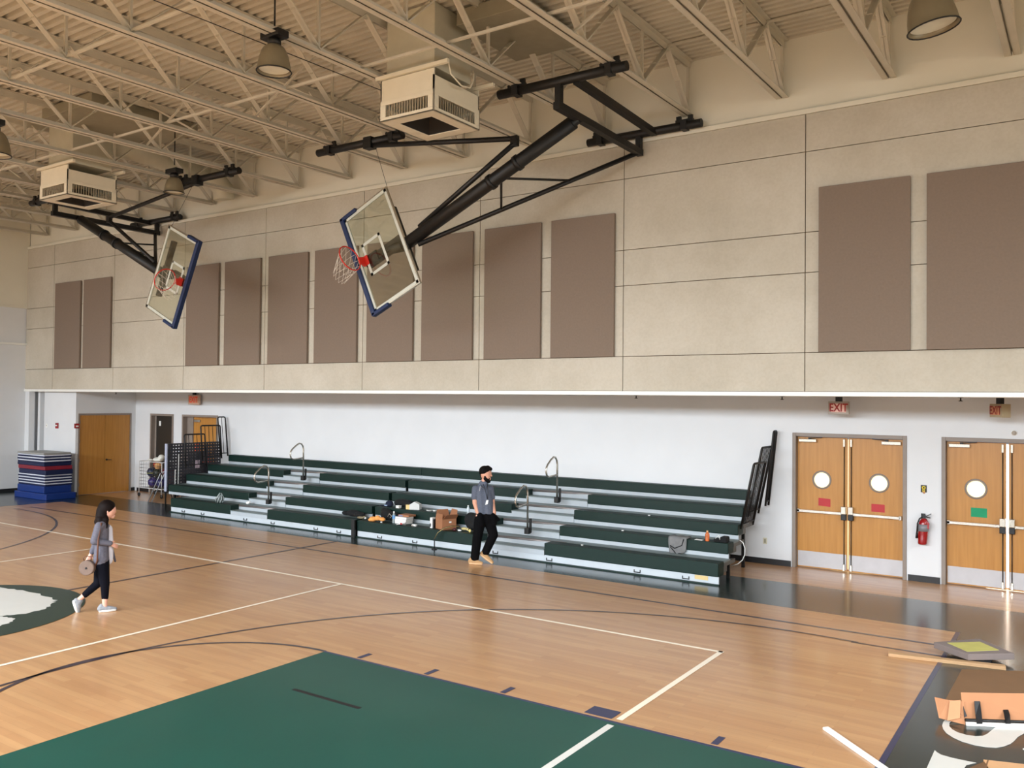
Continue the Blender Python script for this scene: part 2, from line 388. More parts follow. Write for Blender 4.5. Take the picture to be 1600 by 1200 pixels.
# baseboards
bbm = MB()
for a, b in [(-23.9, -23.3), (-22.1, -21.75), (-20.05, D1[0]-.02), (D1[1]+.02, D2[0]-.02), (D2[1]+.02, XR)]: bbm.box(a, b, YF-.012, YF, 0, .1)
st(bbm.build('baseboard_far', BASEB))
bb = MB(); bb.box(XL, XL+.012, YN, 13.1, 0, .1)
st(bb.build('baseboard_left', BASEB))
bb = MB(); bb.box(-24.25, -24.03, 13.335, 13.35, 0, .1); bb.box(-24.03, -24.018, 13.335, 13.41, 0, .1); bb.box(-24.03, -24.018, 15.08, YF, 0, .1); bb.box(-25.7, -24.2, 13.335, 13.35, 0, .1)
st(bb.build('baseboard_alcove', BASEB))

# ------------------------------------------------------------------ ceiling deck (corrugated) with a slight fall away from the wall
SL = .016
def zc(y, z): return z-SL*(13.15-y)
prof = []; y = YN
while y < YU+.1:
    for dy, dz in ((0, 0), (.070, 0), (.077, .085), (.145, .085)): prof.append((y+dy, zc(y+dy, 8.43)+dz))
    y += .1524
dk = MB(); n = len(prof)
vs = [(XL, p[0], p[1]) for p in prof]+[(XR, p[0], p[1]) for p in prof]
dk.add(vs, [(i, i+1, i+1+n, i+n) for i in range(n-1)])
ck = st(dk.build('ceiling', DECKM))
st(MB().box(XL, XR, YN, YU+.2, 8.6, 8.65).build('roof_slab', DECKM))

# ------------------------------------------------------------------ roof joists
ZB = 7.53
def joist(loc):
    X0, Y0, Z0 = loc
    j = empty('roof_joist', loc)
    sk = lambda p: Vector((p.x+X0, p.y+Y0, zc(p.y+Y0, p.z)-0))
    L0 = YN-Y0
    b = MB()
    for s in (-1, 1):
        b.box(s*.010, s*.096, L0, 0, ZB, ZB+.009); b.box(s*.010, s*.019, L0, 0, ZB, ZB+.082)
    b.build('bottom_chord', STEEL, j, xf=sk)
    b = MB()
    for s in (-1, 1):
        b.box(s*.012, s*.092, L0, .02, 8.414, 8.424); b.box(s*.012, s*.021, L0, .02, 8.315, 8.424)
    b.build('top_chord', STEEL, j, xf=sk)
    P = 1.735; y = 0.; k = 0
    bot, top = ZB+.05, 8.37
    def web(y0, z0, y1, z1, name='diagonal_strut', dbl=True):
        m = MB()
        if dbl:
            for s in (-1, 1): m.bar((s*.022, y0, z0), (s*.022, y1, z1), .018, .056, Vector((1, 0, 0)))
            m.bar((-.035, (y0+y1)/2, (z0+z1)/2), (.035, (y0+y1)/2, (z0+z1)/2), .04, .02)
        else: m.bar((0, y0, z0), (0, y1, z1), .038, .038, Vector((1, 0, 0)))
        m.build(name, STEEL, j, xf=sk)
    web(-.03, bot, -.03, top, 'end_post', False)
    web(-.05, bot, -.87, top)
    c = -1.75
    while c > L0+.6:
        web(c, bot, c+.87, top); web(c, bot, c-.87, top); web(c, bot, c, top, 'vertical_strut', False)
        c -= P
    return j
words = ['first', 'second', 'third', 'fourth', 'fifth', 'sixth', 'seventh', 'eighth', 'ninth', 'tenth', 'eleventh', 'twelfth', 'thirteenth', 'fourteenth', 'fifteenth', 'sixteenth', 'seventeenth', 'eighteenth']
j0 = joist((-2.40, 13.15, ZB))
JX = []
for i in range(-2, 16):
    X = -2.40-1.53*i; JX.append(X)
    if X < XL+.3 or X > .7: continue
    o = j0 if i == 0 else copy_tree(j0)
    if i != 0: o.location = (X, 13.15, ZB)
    lab = 'cream open-web roof joist at the right edge, right of the top right lamp' if i == -1 else 'cream open-web roof joist, %s counted from the right-hand lamp towards the left' % words[i]
    tag(o, lab, 'roof joist', 'open-web joists under the roof deck')
# bridging rods across the joists
k = 0
names = ['nearest the far wall', 'second from the far wall', 'third from the far wall']
for yy, zz in ((12.28, 8.36), (8.72, ZB+.03), (6.2, ZB+.03)):
    o = MB().bar((XL+.3, yy, zc(yy, zz+.03)), (2, yy, zc(yy, zz+.03)), .034, .034).build('bridging_bar', STEEL)
    tag(o, 'long cream bridging bar running across the roof joists, '+names[k], 'bridging bar', 'bridging bars'); k += 1
# cross braces between joists
cb = 0
for i in (0, 1, 5, 7, 11):
    Xa, Xb = -2.40-1.53*i, -2.40-1.53*(i+1)
    e = empty('cross_brace', ((Xa+Xb)/2, 9.4, ZB+.05))
    MB().bar((Xa-.03, 9.42, zc(9.4, ZB+.08)), (Xb+.03, 9.42, zc(9.4, 8.36)), .03, .03).build('brace_rod', STEEL, e)
    MB().bar((Xa-.03, 9.37, zc(9.4, 8.36)), (Xb+.03, 9.37, zc(9.4, ZB+.08)), .03, .03).build('brace_rod', STEEL, e)
    tag(e, 'cream X-shaped brace between the %s and %s roof joists from the right' % (words[i], words[i+1]), 'cross brace', 'cross braces between joists')

# conduit
cp = [WZ(240, 0, 7.46), WZ(600, 143, 7.46)]
tag(MB().tube(cp, .006, 6).build('ceiling_cable', BLACKP), 'thin dark cable stretched below the joists past the bell lamp', 'cable')

# round duct and roof duct
dd = empty('round_duct', (-16.9, 10, 7.95))
MB().tube([(-16.9, 9.9, 8.12), (-16.9, 12.3, 8.0)], .22, 20).build('duct_run', HVACG, dd)
MB().tube([(-16.9, 12.3, 8.0), (-16.9, 12.6, 7.92), (-16.9, 12.8, 7.75), (-16.9, 12.84, 7.5)], .24, 20).build('duct_elbow', HVACG, dd)
tag(dd, 'cream round air duct running to the far wall right of the far air diffuser', 'duct')

# ------------------------------------------------------------------ ceiling air units
def unit(x0, x1, y0, y1, label, dx0, dx1):
    z0, z1 = 6.80, 7.42
    u = empty('air_diffuser', ((x0+x1)/2, (y0+y1)/2, z0))
    zm = 7.09; t = .02
    h = MB()
    h.box(x0+.01, x1-.01, y0+.01, y0+.01+t, zm, z1-.03); h.box(x0+.01, x1-.01, y1-.01-t, y1-.01, zm, z1-.03)
    h.box(x0+.01, x0+.01+t, y0+.01, y1-.01, zm, z1-.03); h.box(x1-.01-t, x1-.01, y0+.01, y1-.01, zm, z1-.12)
    h.build('upper_skirt', HVACW, u)
    # lower ring with grille windows
    h = MB(); m = .11; gz0, gz1 = 6.86, 7.03
    for (a, b, fix, ax) in ((x0, x1, y0, 'x'), (x0, x1, y1-t, 'x'), (y0, y1, x0, 'y'), (y0, y1, x1-t, 'y')):
        for (p, q, r, s_) in ((a, b, z0, gz0), (a, b, gz1, zm), (a, a+m, gz0, gz1), (b-m, b, gz0, gz1)):
            if ax == 'x': h.box(p, q, fix, fix+t, r, s_)
            else: h.box(fix, fix+t, p, q, r, s_)
    ox0, ox1, oy0, oy1 = x0+.2, x1-.2, y0+.2, y1-.2
    h.box(x0, x1, y0, oy0, z0, z0+t); h.box(x0, x1, oy1, y1, z0, z0+t); h.box(x0, ox0, oy0, oy1, z0, z0+t); h.box(ox1, x1, oy0, oy1, z0, z0+t)
    h.box(x0, x1, y0, y1, zm-.005, zm+.004)
    h.build('housing', HVACW, u, bevel=.004)
    # recessed funnel
    cx, cy = (x0+x1)/2, (y0+y1)/2; f = MB()
    vs = [(ox0, oy0, z0+.01), (ox1, oy0, z0+.01), (ox1, oy1, z0+.01), (ox0, oy1, z0+.01), (cx-.1, cy-.1, z0+.26), (cx+.1, cy-.1, z0+.26), (cx+.1, cy+.1, z0+.26), (cx-.1, cy+.1, z0+.26)]
    f.add(vs, [(0, 1, 5, 4), (1, 2, 6, 5), (2, 3, 7, 6), (3, 0, 4, 7), (4, 5, 6, 7)]); f.build('return_funnel', DARKV, u)
    for (fa, fb, fix, ax) in ((x0+m, x1-m, y0+.03, 'x'), (x0+m, x1-m, y1-.05, 'x'), (y0+m, y1-m, x0+.03, 'y'), (y0+m, y1-m, x1-.05, 'y')):
        gr = MB(); nn = 16
        for i in range(nn+1):
            p = fa+(fb-fa)*i/nn
            if ax == 'x': gr.bar((p, fix, gz0), (p, fix, gz1), .022, .006, Vector((.35, 1, 0)))
            else: gr.bar((fix, p, gz0), (fix, p, gz1), .022, .006, Vector((1, .35, 0)))
        gr.build('side_grille', VANE, u)
    # hanger frame and duct
    h = MB(); h.box(x0-.06, x1+.25, y0-.03, y0+.02, z1-.02, z1+.03); h.box(x0-.06, x1+.25, y1-.03, y1+.02, z1-.02, z1+.03)
    h.box(x0-.06, x0-.01, y0, y1, z1-.02, z1+.03)
    h.build('hanger_frame', HVACW, u)
    d = MB(); d.box(dx0, dx1, y0+.1, y1-.12, z1+.03, zc(y0, 8.42)); d.build('supply_duct', HVACG, u, bevel=.01)
    tag(u, label, 'air diffuser')
    return u
unit(-8.415, -7.42, 9.01, 10.07, 'large cream box-shaped air diffuser hanging near the top centre, nearest the camera', -8.38, -7.5)
unit(-17.64, -16.60, 8.96, 10.0, 'smaller-looking cream box-shaped air diffuser hanging at the far left', -17.5, -16.6)
tag(MB().box(-7.35, -6.3, 9.4, 10.9, 8.08, 8.3).build('roof_duct', M('dull_grey_duct', (150, 144, 124), .6), bevel=.01), 'wide grey rectangular duct above the joists right of the nearest air diffuser', 'duct')
tag(MB().box(-16.5, -14.8, 8.4, 10.6, 8.1, 8.3).build('roof_duct', M('dull_grey_duct', (150, 144, 124), .6), bevel=.01), 'grey rectangular duct above the joists right of the far air diffuser', 'duct')
lw = empty('flexible_conduit', (-7.2, 9.2, 7.3))
MB().tube([(-7.30, 9.15, 7.55), (-7.28, 9.2, 7.33), (-7.25, 9.4, 7.22), (-7.25, 9.6, 7.25), (-7.28, 9.72, 7.4), (-7.3, 9.74, 7.55)], .011, 8).build('conduit_loop', HVACW, lw)
tag(lw, 'thin cream conduit loop drooping beside the nearest air diffuser', 'conduit')

# ------------------------------------------------------------------ bell lamps
def lamp(c, r, label, tilt=(0, 0)):
    e = empty('bell_lamp', c)
    h = r*1.55
    pr = [(r*.34, h), (r*.44, h*.98), (r*.60, h*.9), (r*.74, h*.75), (r*.86, h*.52), (r*.94, h*.25), (r*.97, h*.06), (r*1.0, .012), (r*1.0, 0)]
    T = Matrix.Rotation(tilt[0], 3, 'X') @ Matrix.Rotation(tilt[1], 3, 'Y'); C = Vector(c)
    xf = lambda p: C+T @ p
    MB().lathe(pr+[(r*.97, .004), (r*.92, h*.1), (r*.84, h*.3), (r*.66, h*.6), (r*.3, h*.9)], n=28).build('lamp_shade', LAMPM, e, xf=xf)
    MB().lathe([(0.001, h*.16), (r*.45, h*.13), (r*.88, h*.1)], n=28).build('lens', LAMPG, e, xf=xf)
    MB().tube([(r*math.cos(R(a)), r*math.sin(R(a)), 0) for a in range(0, 360, 15)], .009, 6, closed=True).build('rim', BLACKP, e, xf=xf)
    b = MB(); b.lathe([(.001, h+.1), (.07, h+.1), (.085, h+.05), (.085, h), (.001, h)], n=16); b.build('socket', BLACKM, e, xf=xf)
    MB().box(-.17, .17, -.09, .09, h+.08, h+.17).build('ballast_box', BLACKM, e, xf=xf, bevel=.01)
    MB().tube([(0, 0, h+.25), (0, 0, 8.3-c[2])], .012, 6).build('hanger_rod', BLACKM, e, xf=lambda p: C+p)
    tag(e, label, 'lamp', 'bell-shaped ceiling lamps')
lamp(tuple(WZ(428, 112, 6.98)), .215, 'bell-shaped ceiling lamp left of the nearest air diffuser')
lamp(tuple(WZ(1459, 44, 7.0)), .27, 'bell-shaped ceiling lamp at the top right, tilted, in front of the cream wall', (R(4), R(-9)))
lamp((-14.92, 10.17, 6.86), .19, 'small bell-shaped lamp hidden behind the black pipe of the far hoop')
lamp((-14.62, 6.70, 6.72), .25, 'bell-shaped ceiling lamp cut off by the left edge')

# ------------------------------------------------------------------ basketball hoops folded up to the ceiling
def hoop(px, s, label):
    TF = lambda p: Vector((px+s*p.x, p.y, p.z))
    e = empty('basketball_hoop', (px, 11.0, 4.35))
    def B(mb, name, mat, par=e, **k): return mb.build(name, mat, par, xf=TF, **k)
    def pipe(x0, x1, y, z, clamps, r=.068):
        o = B(MB().tube([(x0, y, z), (x1, y, z)], r, 14), 'ceiling_pipe', BLACKM)
        for cx in clamps:
            m = MB(); m.box(cx-.05, cx+.05, y-.075, y+.075, z-.075, z+.075); m.box(cx-.15, cx+.15, y-.03, y+.03, z+.06, z+.1)
            m.bar((cx-.1, y, z+.05), (cx-.1, y, z+.16), .04, .08); m.bar((cx+.1, y, z+.05), (cx+.1, y, z+.16), .04, .08)
            B(m, 'pipe_clamp', BLACKM, o)
    pipe(-1.04, 1.07, 10.4, 7.40, (.81, -.72))
    pipe(-.97, 1.1, 13.0, 7.33, (.81, -.72))
    pipe(-5.62, -3.55, 11.1, 7.40, (-3.78, -5.31))
    # drop legs and pivot rail (along Y)
    m = MB(); m.bar((0, 10.4, 7.38), (0, 10.4, 7.02), .09, .09); B(m, 'drop_leg', BLACKM)
    m = MB(); m.bar((0, 13.0, 7.32), (0, 13.0, 6.98), .09, .09); B(m, 'drop_leg', BLACKM)
    B(MB().bar((0, 10.33, 7.04), (0, 13.06, 7.02), .105, .105), 'pivot_rail', BLACKM)
    B(MB().bar((.28, 10.4, 7.36), (.28, 13.0, 7.30), .10, .10), 'upper_rail', BLACKM)
    # mast
    P = Vector((0, 10.97, 7.03)); th = R(25.0)
    d = Vector((-math.cos(th), 0, -math.sin(th))); wv = Vector((math.sin(th), 0, -math.cos(th)))
    E_ = P+d*3.72
    B(MB().tube([P, P+d*1.15], .072, 16), 'mast_sleeve', BLACKM)
    o = B(MB().tube([P+d*.1, E_], .108, 16), 'mast', BLACKM)
    for q in (1.15, 1.7): B(MB().tube([P+d*q, P+d*(q+.07)], .126, 16), 'mast_collar', BLACKM, o)
    # rear brace from the far end of the rail to the foot of the mast
    Q = Vector((0, 12.95, 7.0)); F_ = P+d*3.45+wv*.14
    B(MB().tube([Q, F_], .040, 10), 'rear_brace', BLACKM)
    mid = P+d*1.55; b1 = Q.lerp(F_, .62); b2 = Q.lerp(F_, .30)
    B(MB().tube([mid+wv*.05, b1], .02, 8), 'tie_rod', BLACKM); B(MB().tube([mid+wv*.05, b2], .02, 8), 'tie_rod', BLACKM)
    # folding brace
    el = Vector((-1.17, 11.02, 6.93)); A_ = Vector((-4.30, 11.08, 7.33)); fo = P+d*3.3-wv*.12
    B(MB().tube([A_, el], .042, 10), 'folding_brace', BLACKM)
    B(MB().tube([el+Vector((0, 0, -.07)), fo], .042, 10), 'folding_brace', BLACKM)
    B(MB().box(el.x-.06, el.x+.06, el.y-.04, el.y+.04, el.z-.12, el.z+.04), 'brace_elbow', BLACKM)
    B(MB().box(A_.x-.09, A_.x+.09, A_.y-.08, A_.y+.08, A_.z-.06, A_.z+.14), 'winch_bracket', BLACKM)
    # backboard
    yb = 10.85; c = Vector((-3.80, 0, 5.395)); W2, H2 = .915, .535
    def bp(u, v, y): return c-d*v+wv*u+Vector((0, y, 0))     # u across, v up the board
    def slab(m, u0, u1, v0, v1, y0, y1):
        m.add([bp(u, v, y) for y in (y0, y1) for v in (v0, v1) for u in (u0, u1)], [(0, 2, 3, 1), (4, 5, 7, 6), (0, 1, 5, 4), (2, 6, 7, 3), (0, 4, 6, 2), (1, 3, 7, 5)]); return m
    bd = empty('backboard', TF(Vector((c.x, yb, c.z)))); bd.parent = e; bd.location = WL[bd]-WL[e]
    B(slab(MB(), -W2+.02, W2-.02, -H2+.02, H2-.02, yb, yb+.012), 'glass_pane', GLASS, bd)
    m = MB()
    slab(m, -W2, W2, -H2, -H2+.055, yb-.008, yb+.02); slab(m, -W2, W2, H2-.055, H2, yb-.008, yb+.02); slab(m, -W2, -W2+.055, -H2, H2, yb-.008, yb+.02); slab(m, W2-.055, W2, -H2, H2, yb-.008, yb+.02)
    B(m, 'border', WHITEB, bd)
    m = MB()
    for a in ((-W2-.02, W2+.02, H2, H2+.02), (-W2-.02, -W2, -H2, H2), (W2, W2+.02, -H2, H2)): slab(m, *a, yb-.012, yb+.035)
    B(m, 'frame', CHROME, bd)
    m = MB(); v0, v1 = -.36, .10
    slab(m, -.305, .305, v1-.05, v1, yb-.003, yb); slab(m, -.305, -.255, v0, v1, yb-.003, yb); slab(m, .255, .305, v0, v1, yb-.003, yb); slab(m, -.305, .305, v0, v0+.05, yb-.003, yb)
    B(m, 'target_square', WHITEB, bd)
    m = MB(); slab(m, -W2-.05, W2+.05, -H2-.075, -H2+.012, yb-.045, yb+.06); slab(m, -W2-.055, -W2+.012, -H2-.07, -H2+.34, yb-.045, yb+.06); slab(m, W2-.012, W2+.055, -H2-.07, -H2+.34, yb-.045, yb+.06)
    B(m, 'edge_padding', BLUEPAD, bd, bevel=.015)
    m = MB()
    slab(m, -.62, .62, .40, .48, yb+.10, yb+.20); slab(m, -.07, .07, -.40, .44, yb+.05, yb+.14)
    B(m, 'mounting_frame', BLACKM, bd)
    # connector from mast foot to the goal
    m = MB(); m.tube([E_, bp(0, .1, 11.0), bp(0, -.30, 10.98)], .10, 12); slab(m, -.09, .09, -.42, -.12, yb+.03, 11.02)
    B(m, 'goal_connector', BLACKM)
    # rim
    rm = empty('rim', TF(bp(0, -.38, 10.45))); rm.parent = e; rm.location = WL[rm]-WL[e]
    rc = bp(0, -.38, yb-.15-.2286)
    ring = [rc+wv*.2286*math.cos(R(a))+Vector((0, 1, 0))*.2286*math.sin(R(a)) for a in range(0, 360, 12)]
    B(MB().tube(ring, .011, 8, closed=True), 'rim_ring', REDP, rm)
    m = MB(); slab(m, -.085, .085, -.43, -.30, yb-.02, yb-.005)
    top = [bp(-.085, -.37, yb-.01), bp(.085, -.37, yb-.01), bp(.055, -.375, yb-.16), bp(-.055, -.375, yb-.16)]
    lo = [bp(-.085, -.43, yb-.01), bp(.085, -.43, yb-.01), bp(.055, -.40, yb-.16), bp(-.055, -.40, yb-.16)]
    m.add(top+lo, [(0, 1, 2, 3), (7, 6, 5, 4), (0, 4, 5, 1), (1, 5, 6, 2), (2, 6, 7, 3), (3, 7, 4, 0)])
    B(m, 'rim_bracket', REDP, rm)
    # net hangs straight down from the tilted ring
    m = MB(); N = 12; rows = []
    for k in range(5):
        f = k/4; sh = .60-.0*f; sc_ = 1-.42*f; row = []
        for i in range(N):
            a = 2*math.pi*(i+.5*(k % 2))/N
            q = rc+wv*.2286*sc_*math.cos(a)+Vector((0, 1, 0))*.2286*sc_*math.sin(a)
            row.append(q+Vector((-.10*s*s*f, -.02*f, -.25*f))+d*.14*f)
        rows.append(row)
    for k in range(4):
        for i in range(N):
            m.tube([rows[k][i], rows[k+1][i]], .0026, 4, cap=False)
            j = (i-1) % N if k % 2 == 0 else (i+1) % N
            m.tube([rows[k][i], rows[k+1][j]], .0026, 4, cap=False)
    B(m, 'net', NETW, rm)
    B(MB().tube([A_+Vector((.12, 0, 0)), bp(-W2+.02, H2, yb+.05)], .004, 5), 'hoist_cable', BLACKM)
    tag(e, label, 'basketball hoop')
hoop(-6.27, 1, 'folded-up glass basketball hoop on black steel masts, the larger and nearer of the two')
hoop(-19.76, -1, 'folded-up glass basketball hoop on the far left, blue padding on its right side')

# ------------------------------------------------------------------ acoustic panels
PX = [(-24.72, -23.40), (-23.23, -21.90), (-18.59, -17.34), (-17.11, -15.84), (-15.56, -14.27), (-14.05, -12.78), (-12.49, -11.24), (-11.01, -9.76), (-9.48, -8.23), (-8.01, -6.75), (-3.36, -2.11), (-1.90, -.63)]
for i, (a, b) in enumerate(PX):
    o = MB().box(a, b, YU-.115, YU-.058, 3.617, 6.07).build('acoustic_panel', PANELF, bevel=.008)
    if i < 2: l = 'tall brown fabric wall panel at the far left end, %s of the isolated pair' % ('left' if i == 0 else 'right')
    elif i < 10: l = 'brown fabric wall panel, %s from the left in the row of eight over the bleachers' % words[i-2]
    else: l = 'tall brown fabric wall panel above the doors, ' + ('the complete one' if i == 10 else 'cut off by the right edge')
    tag(o, l, 'acoustic panel', 'brown acoustic panels on the upper wall')

# ------------------------------------------------------------------ doors
def framebox(m, a, b, t, y0, y1, w=.055):
    m.box(a, a+w, y0, y1, 0, t); m.box(b-w, b, y0, y1, 0, t); m.box(a+w, b-w, y0, y1, t-w, t)
def double_door(num, a, b, notes):
    e = empty('door_%d' % num, ((a+b)/2, YF, 0)); st(e)
    m = MB(); framebox(m, a, b, DT, YF-.02, YF+.2, .06); m.build('door_frame', FRAMET, e, bevel=.005)
    ym = YF+.09; mid = (a+b)/2-.015; t = DT-.07
    gap = .012 if num == 1 else .017
    for k, (p, q) in enumerate(((a+.065, mid-gap), (mid+gap, b-.065))):
        # leaf with a round porthole: polygon ring
        cx = p+.41 if k == 0 else q-.375
        cz = 1.535; r = .135; n = 32
        lf = MB()
        for (yy, fl_) in ((ym, 1), (ym+.045, 0)):
            vs = [(cx+r*math.cos(2*math.pi*i/n), yy, cz+r*math.sin(2*math.pi*i/n)) for i in range(n)]
            out = []
            for i in range(n):
                c_, s_ = math.cos(2*math.pi*i/n), math.sin(2*math.pi*i/n)
                kx = ((q-cx) if c_ > 0 else (cx-p))/max(1e-6, abs(c_)); kz = ((t-cz) if s_ > 0 else (cz-.01))/max(1e-6, abs(s_)); kk = min(kx, kz)
                out.append((cx+c_*kk, yy, cz+s_*kk))
            lf.add(vs+out, [(i, (i+1) % n, (i+1) % n+n, i+n) for i in range(n)])
            for X_, Z_ in ((p, .01), (q, .01), (p, t), (q, t)):      # corner fill
                best = sorted(range(n), key=lambda i: (out[i][0]-X_)**2+(out[i][2]-Z_)**2)
                i = best[0]; i2 = (i+1) % n; i0 = (i-1) % n
                lf.add([(X_, yy, Z_), out[i0], out[i], out[i2]], [(0, 1, 2), (0, 2, 3)])
        for x_ in (p, q): lf.add([(x_, ym, .01), (x_, ym+.045, .01), (x_, ym+.045, t), (x_, ym, t)], [(0, 1, 2, 3)])
        leaf = lf.build('door_leaf', DOORW, e)
        MB().lathe([(r, -.012), (r+.022, -.012), (r+.026, 0), (r+.026, .01), (r-.004, .01), (r-.004, -.012)], (cx, ym, cz), 32, 'y').build('porthole_ring', FRAMET, leaf)
        MB().lathe([(.0005, .02), (r, .02)], (cx, ym, cz), 32, 'y').build('porthole_pane', GLOW, leaf)
        MB().box(p+.01, q-.01, ym-.006, ym, .03, .29).build('kick_plate', ALU, leaf)
        bar = MB(); bar.box(p+.01, q-.04, ym-.07, ym-.035, .965, 1.01); bar.box(p+.01 if k == 0 else q-.06, p+.05 if k == 0 else q-.02, ym-.07, ym, .955, 1.02)
        bar.build('push_bar', CHROME, leaf, bevel=.004)
        x = q-.045 if k == 0 else p+.045
        lb = MB(); lb.box(x-.042, x+.042, ym-.085, ym, .98, 1.11); lb.build('latch_housing', CHROME, leaf, bevel=.008)
        MB().box(x-.042, x+.042, ym-.08, ym, .88, .98).build('latch_base', BLACKP, leaf, bevel=.006)
        rd = MB(); rd.tube([(x-.0, ym-.02, .1), (x, ym-.02, .9)], .0075, 8); rd.tube([(x, ym-.02, 1.1), (x, ym-.02, t-.12)], .0075, 8); rd.build('vertical_rod', BLACKM, leaf)
        b2 = MB(); b2.box(x-.017, x+.017, ym-.04, ym, t-.15, t-.02); b2.box(x-.017, x+.017, ym-.04, ym, .02, .13); b2.build('rod_guide', CHROME, leaf, bevel=.004)
        cl0 = p+.03 if k == 0 else q-.33
        c_ = MB(); c_.box(cl0, cl0+.30, ym-.06, ym, t-.09, t-.035); c_.build('door_closer', CHROME, leaf, bevel=.006)
        am = MB(); s = 1 if k == 0 else -1; xa = cl0+.18 if k == 0 else cl0+.08
        am.bar((xa, ym-.03, t-.02), (xa+s*.22, ym-.07, t+.0), .02, .012); am.box(xa-.02, xa+.02, ym-.05, ym-.01, t-.05, t-.01); am.build('closer_arm', BLACKM, leaf)
        nt_ = notes[k]
        if nt_:
            nx0, nx1, z0, z1, mt, dr = nt_
            m = MB(); m.add([(nx0, ym-.003, z0+dr), (nx1, ym-.003, z0), (nx1, ym-.003, z1), (nx0, ym-.003, z1+dr)], [(0, 1, 2, 3)])
            m.add([(nx0, ym-.002, z0+dr), (nx1, ym-.002, z0), (nx1, ym-.002, z1), (nx0, ym-.002, z1+dr)], [(0, 1, 2, 3)])
            m.build('paper_note', mt, leaf)
    MB().box(mid-.3, mid+.3, YF+.24, YF+.26, .02, DT-.1).build('daylight_gap', GLOWB if num == 2 else M('daylit_gap_dim', (255, 240, 190), .5, emit=1.3), e)
    return e
REDN = M('red_paper', (186, 62, 66), .8); GRN = M('green_paper', (34, 150, 104), .8)
double_door(1, D1[0], D1[1], [(-3.92, -3.72, 1.08, 1.215, REDN, .01), (-3.06, -2.85, 1.055, 1.185, REDN, .0)])
double_door(2, D2[0], D2[1], [(-1.585, -1.36, 1.095, 1.24, GRN, .0), None])
# dark single door and half-hidden wooden door behind the far end of the bleachers
e = st(empty('door_3', (-22.7, YF, 0)))
m = MB(); framebox(m, -23.26, -22.13, DT, YF-.02, YF+.24, .06); m.build('door_frame', FRAMET, e)
lf = MB().box(-23.12, -22.19, YF+.10, YF+.14, .01, DT-.06).build('door_leaf', DARKD, e)
MB().box(-22.98, -22.89, YF+.09, YF+.10, 1.98, 2.12).build('paper_sticker', WHITEO, lf, bevel=.01)
MB().tube([(-22.3, YF+.05, 1.02), (-22.3, YF+.10, 1.02)], .02, 10).build('door_knob', CHROME, lf)
MB().box(-23.2, -23.12, YF+.10, YF+.24, 0, DT-.06).build('door_stop', FRAMET, e)
e = st(empty('door_4', (-20.9, YF, 0)))
m = MB(); framebox(m, -21.72, -20.10, DT, YF-.02, YF+.24, .06); m.build('door_frame', FRAMET, e)
MB().box(-21.66, -21.38, YF+.12, YF+.24, 0, DT-.06).build('door_jamb', FRAMET, e)
lf = MB().box(-21.38, -20.16, YF+.14, YF+.19, .01, DT-.06).build('door_leaf', DOORW, e)
MB().box(-21.32, -21.05, YF+.09, YF+.14, 2.13, 2.2).build('door_closer', CHROME, lf, bevel=.005)
# double door in the alcove (in the plane facing +X)
e = st(empty('door_5', (-24.03, 14.24, 0)))
X = -24.03
m = MB(); m.box(X-.1, X+.015, 13.42, 13.46, 0, DT); m.box(X-.1, X+.015, 15.02, 15.06, 0, DT); m.box(X-.1, X+.015, 13.46, 15.02, DT-.05, DT); m.build('door_frame', FRAMET, e)
for k, (p, q) in enumerate(((13.463, 14.235), (14.242, 15.017))):
    lf = MB().box(X-.06, X-.012, p, q, .01, DT-.053).build('door_leaf', DOORW, e)
    if k == 0:
        for z in (.3, 1.0, 1.55, 2.1): MB().box(X-.012, X+.002, p+.0, p+.02, z-.05, z+.05).build('hinge', BROWNM, lf)
    else:
        m = MB(); m.tube([(X-.012, p+.06, .98), (X+.045, p+.06, .98), (X+.05, p+.18, .975)], .010, 8); m.lathe([(.001, 0), (.028, 0), (.028, .01), (.001, .012)], (X-.012, p+.06, .98), 14, 'x'); m.build('lever_handle', BLACKM, lf)

# ------------------------------------------------------------------ signs, alarms, small wall items
EXITR = M('exit_red', (150, 22, 20), .5, emit=.15); EXITF = M('exit_face', (236, 200, 186), .5, emit=.12)
GREYC = M('grey_sign_case', (172, 162, 150), .5)
def exit_sign(c, ang, w, h, label, face=EXITF, case=GREYC, letter=EXITR, d=.06):
    e = empty('exit_sign', c); C = Vector(c); RT = Matrix.Rotation(ang, 3, 'Z'); xf = lambda p: C+RT @ p
    MB().box(-w/2, w/2, -d/2, d/2, 0, h).build('sign_case', case, e, bevel=.006, xf=xf)
    MB().box(-w/2+.045, w/2-.045, -d/2-.004, -d/2, .035, h-.035).build('sign_face', face, e, xf=xf)
    text_mb('EXIT', h*.86, lambda p: Vector((p.x*.78, -d/2-.007-p.z*.2, h*.5+p.y)), .004, h*.02).build('exit_lettering', letter, e, xf=xf)
    MB().box(-.05, .05, -.03, .03, h, SOF-c[2]+.004).build('ceiling_canopy', BLACKP, e, xf=xf)
    tag(e, label, 'exit sign')
exit_sign((-3.47, 14.8, 2.675), 0, .33, .215, 'lit red EXIT sign hanging above the left pair of doors')
exit_sign((-1.13, 14.6, 2.675), R(-52), .29, .20, 'EXIT sign turned sideways above the right pair of doors', M('exit_face_dim', (210, 150, 110), .5), M('sign_case_beige', (168, 152, 122), .5), M('exit_letter_dim', (150, 40, 26), .5), .14)
exit_sign((-21.04, 15.1, 2.63), 0, .5, .27, 'faded orange EXIT sign at the far end beside the white wall corner', M('exit_face_faded', (222, 170, 140), .5), M('sign_case_faded', (206, 178, 158), .5), M('exit_letter_orange', (224, 72, 44), .5, emit=.2))
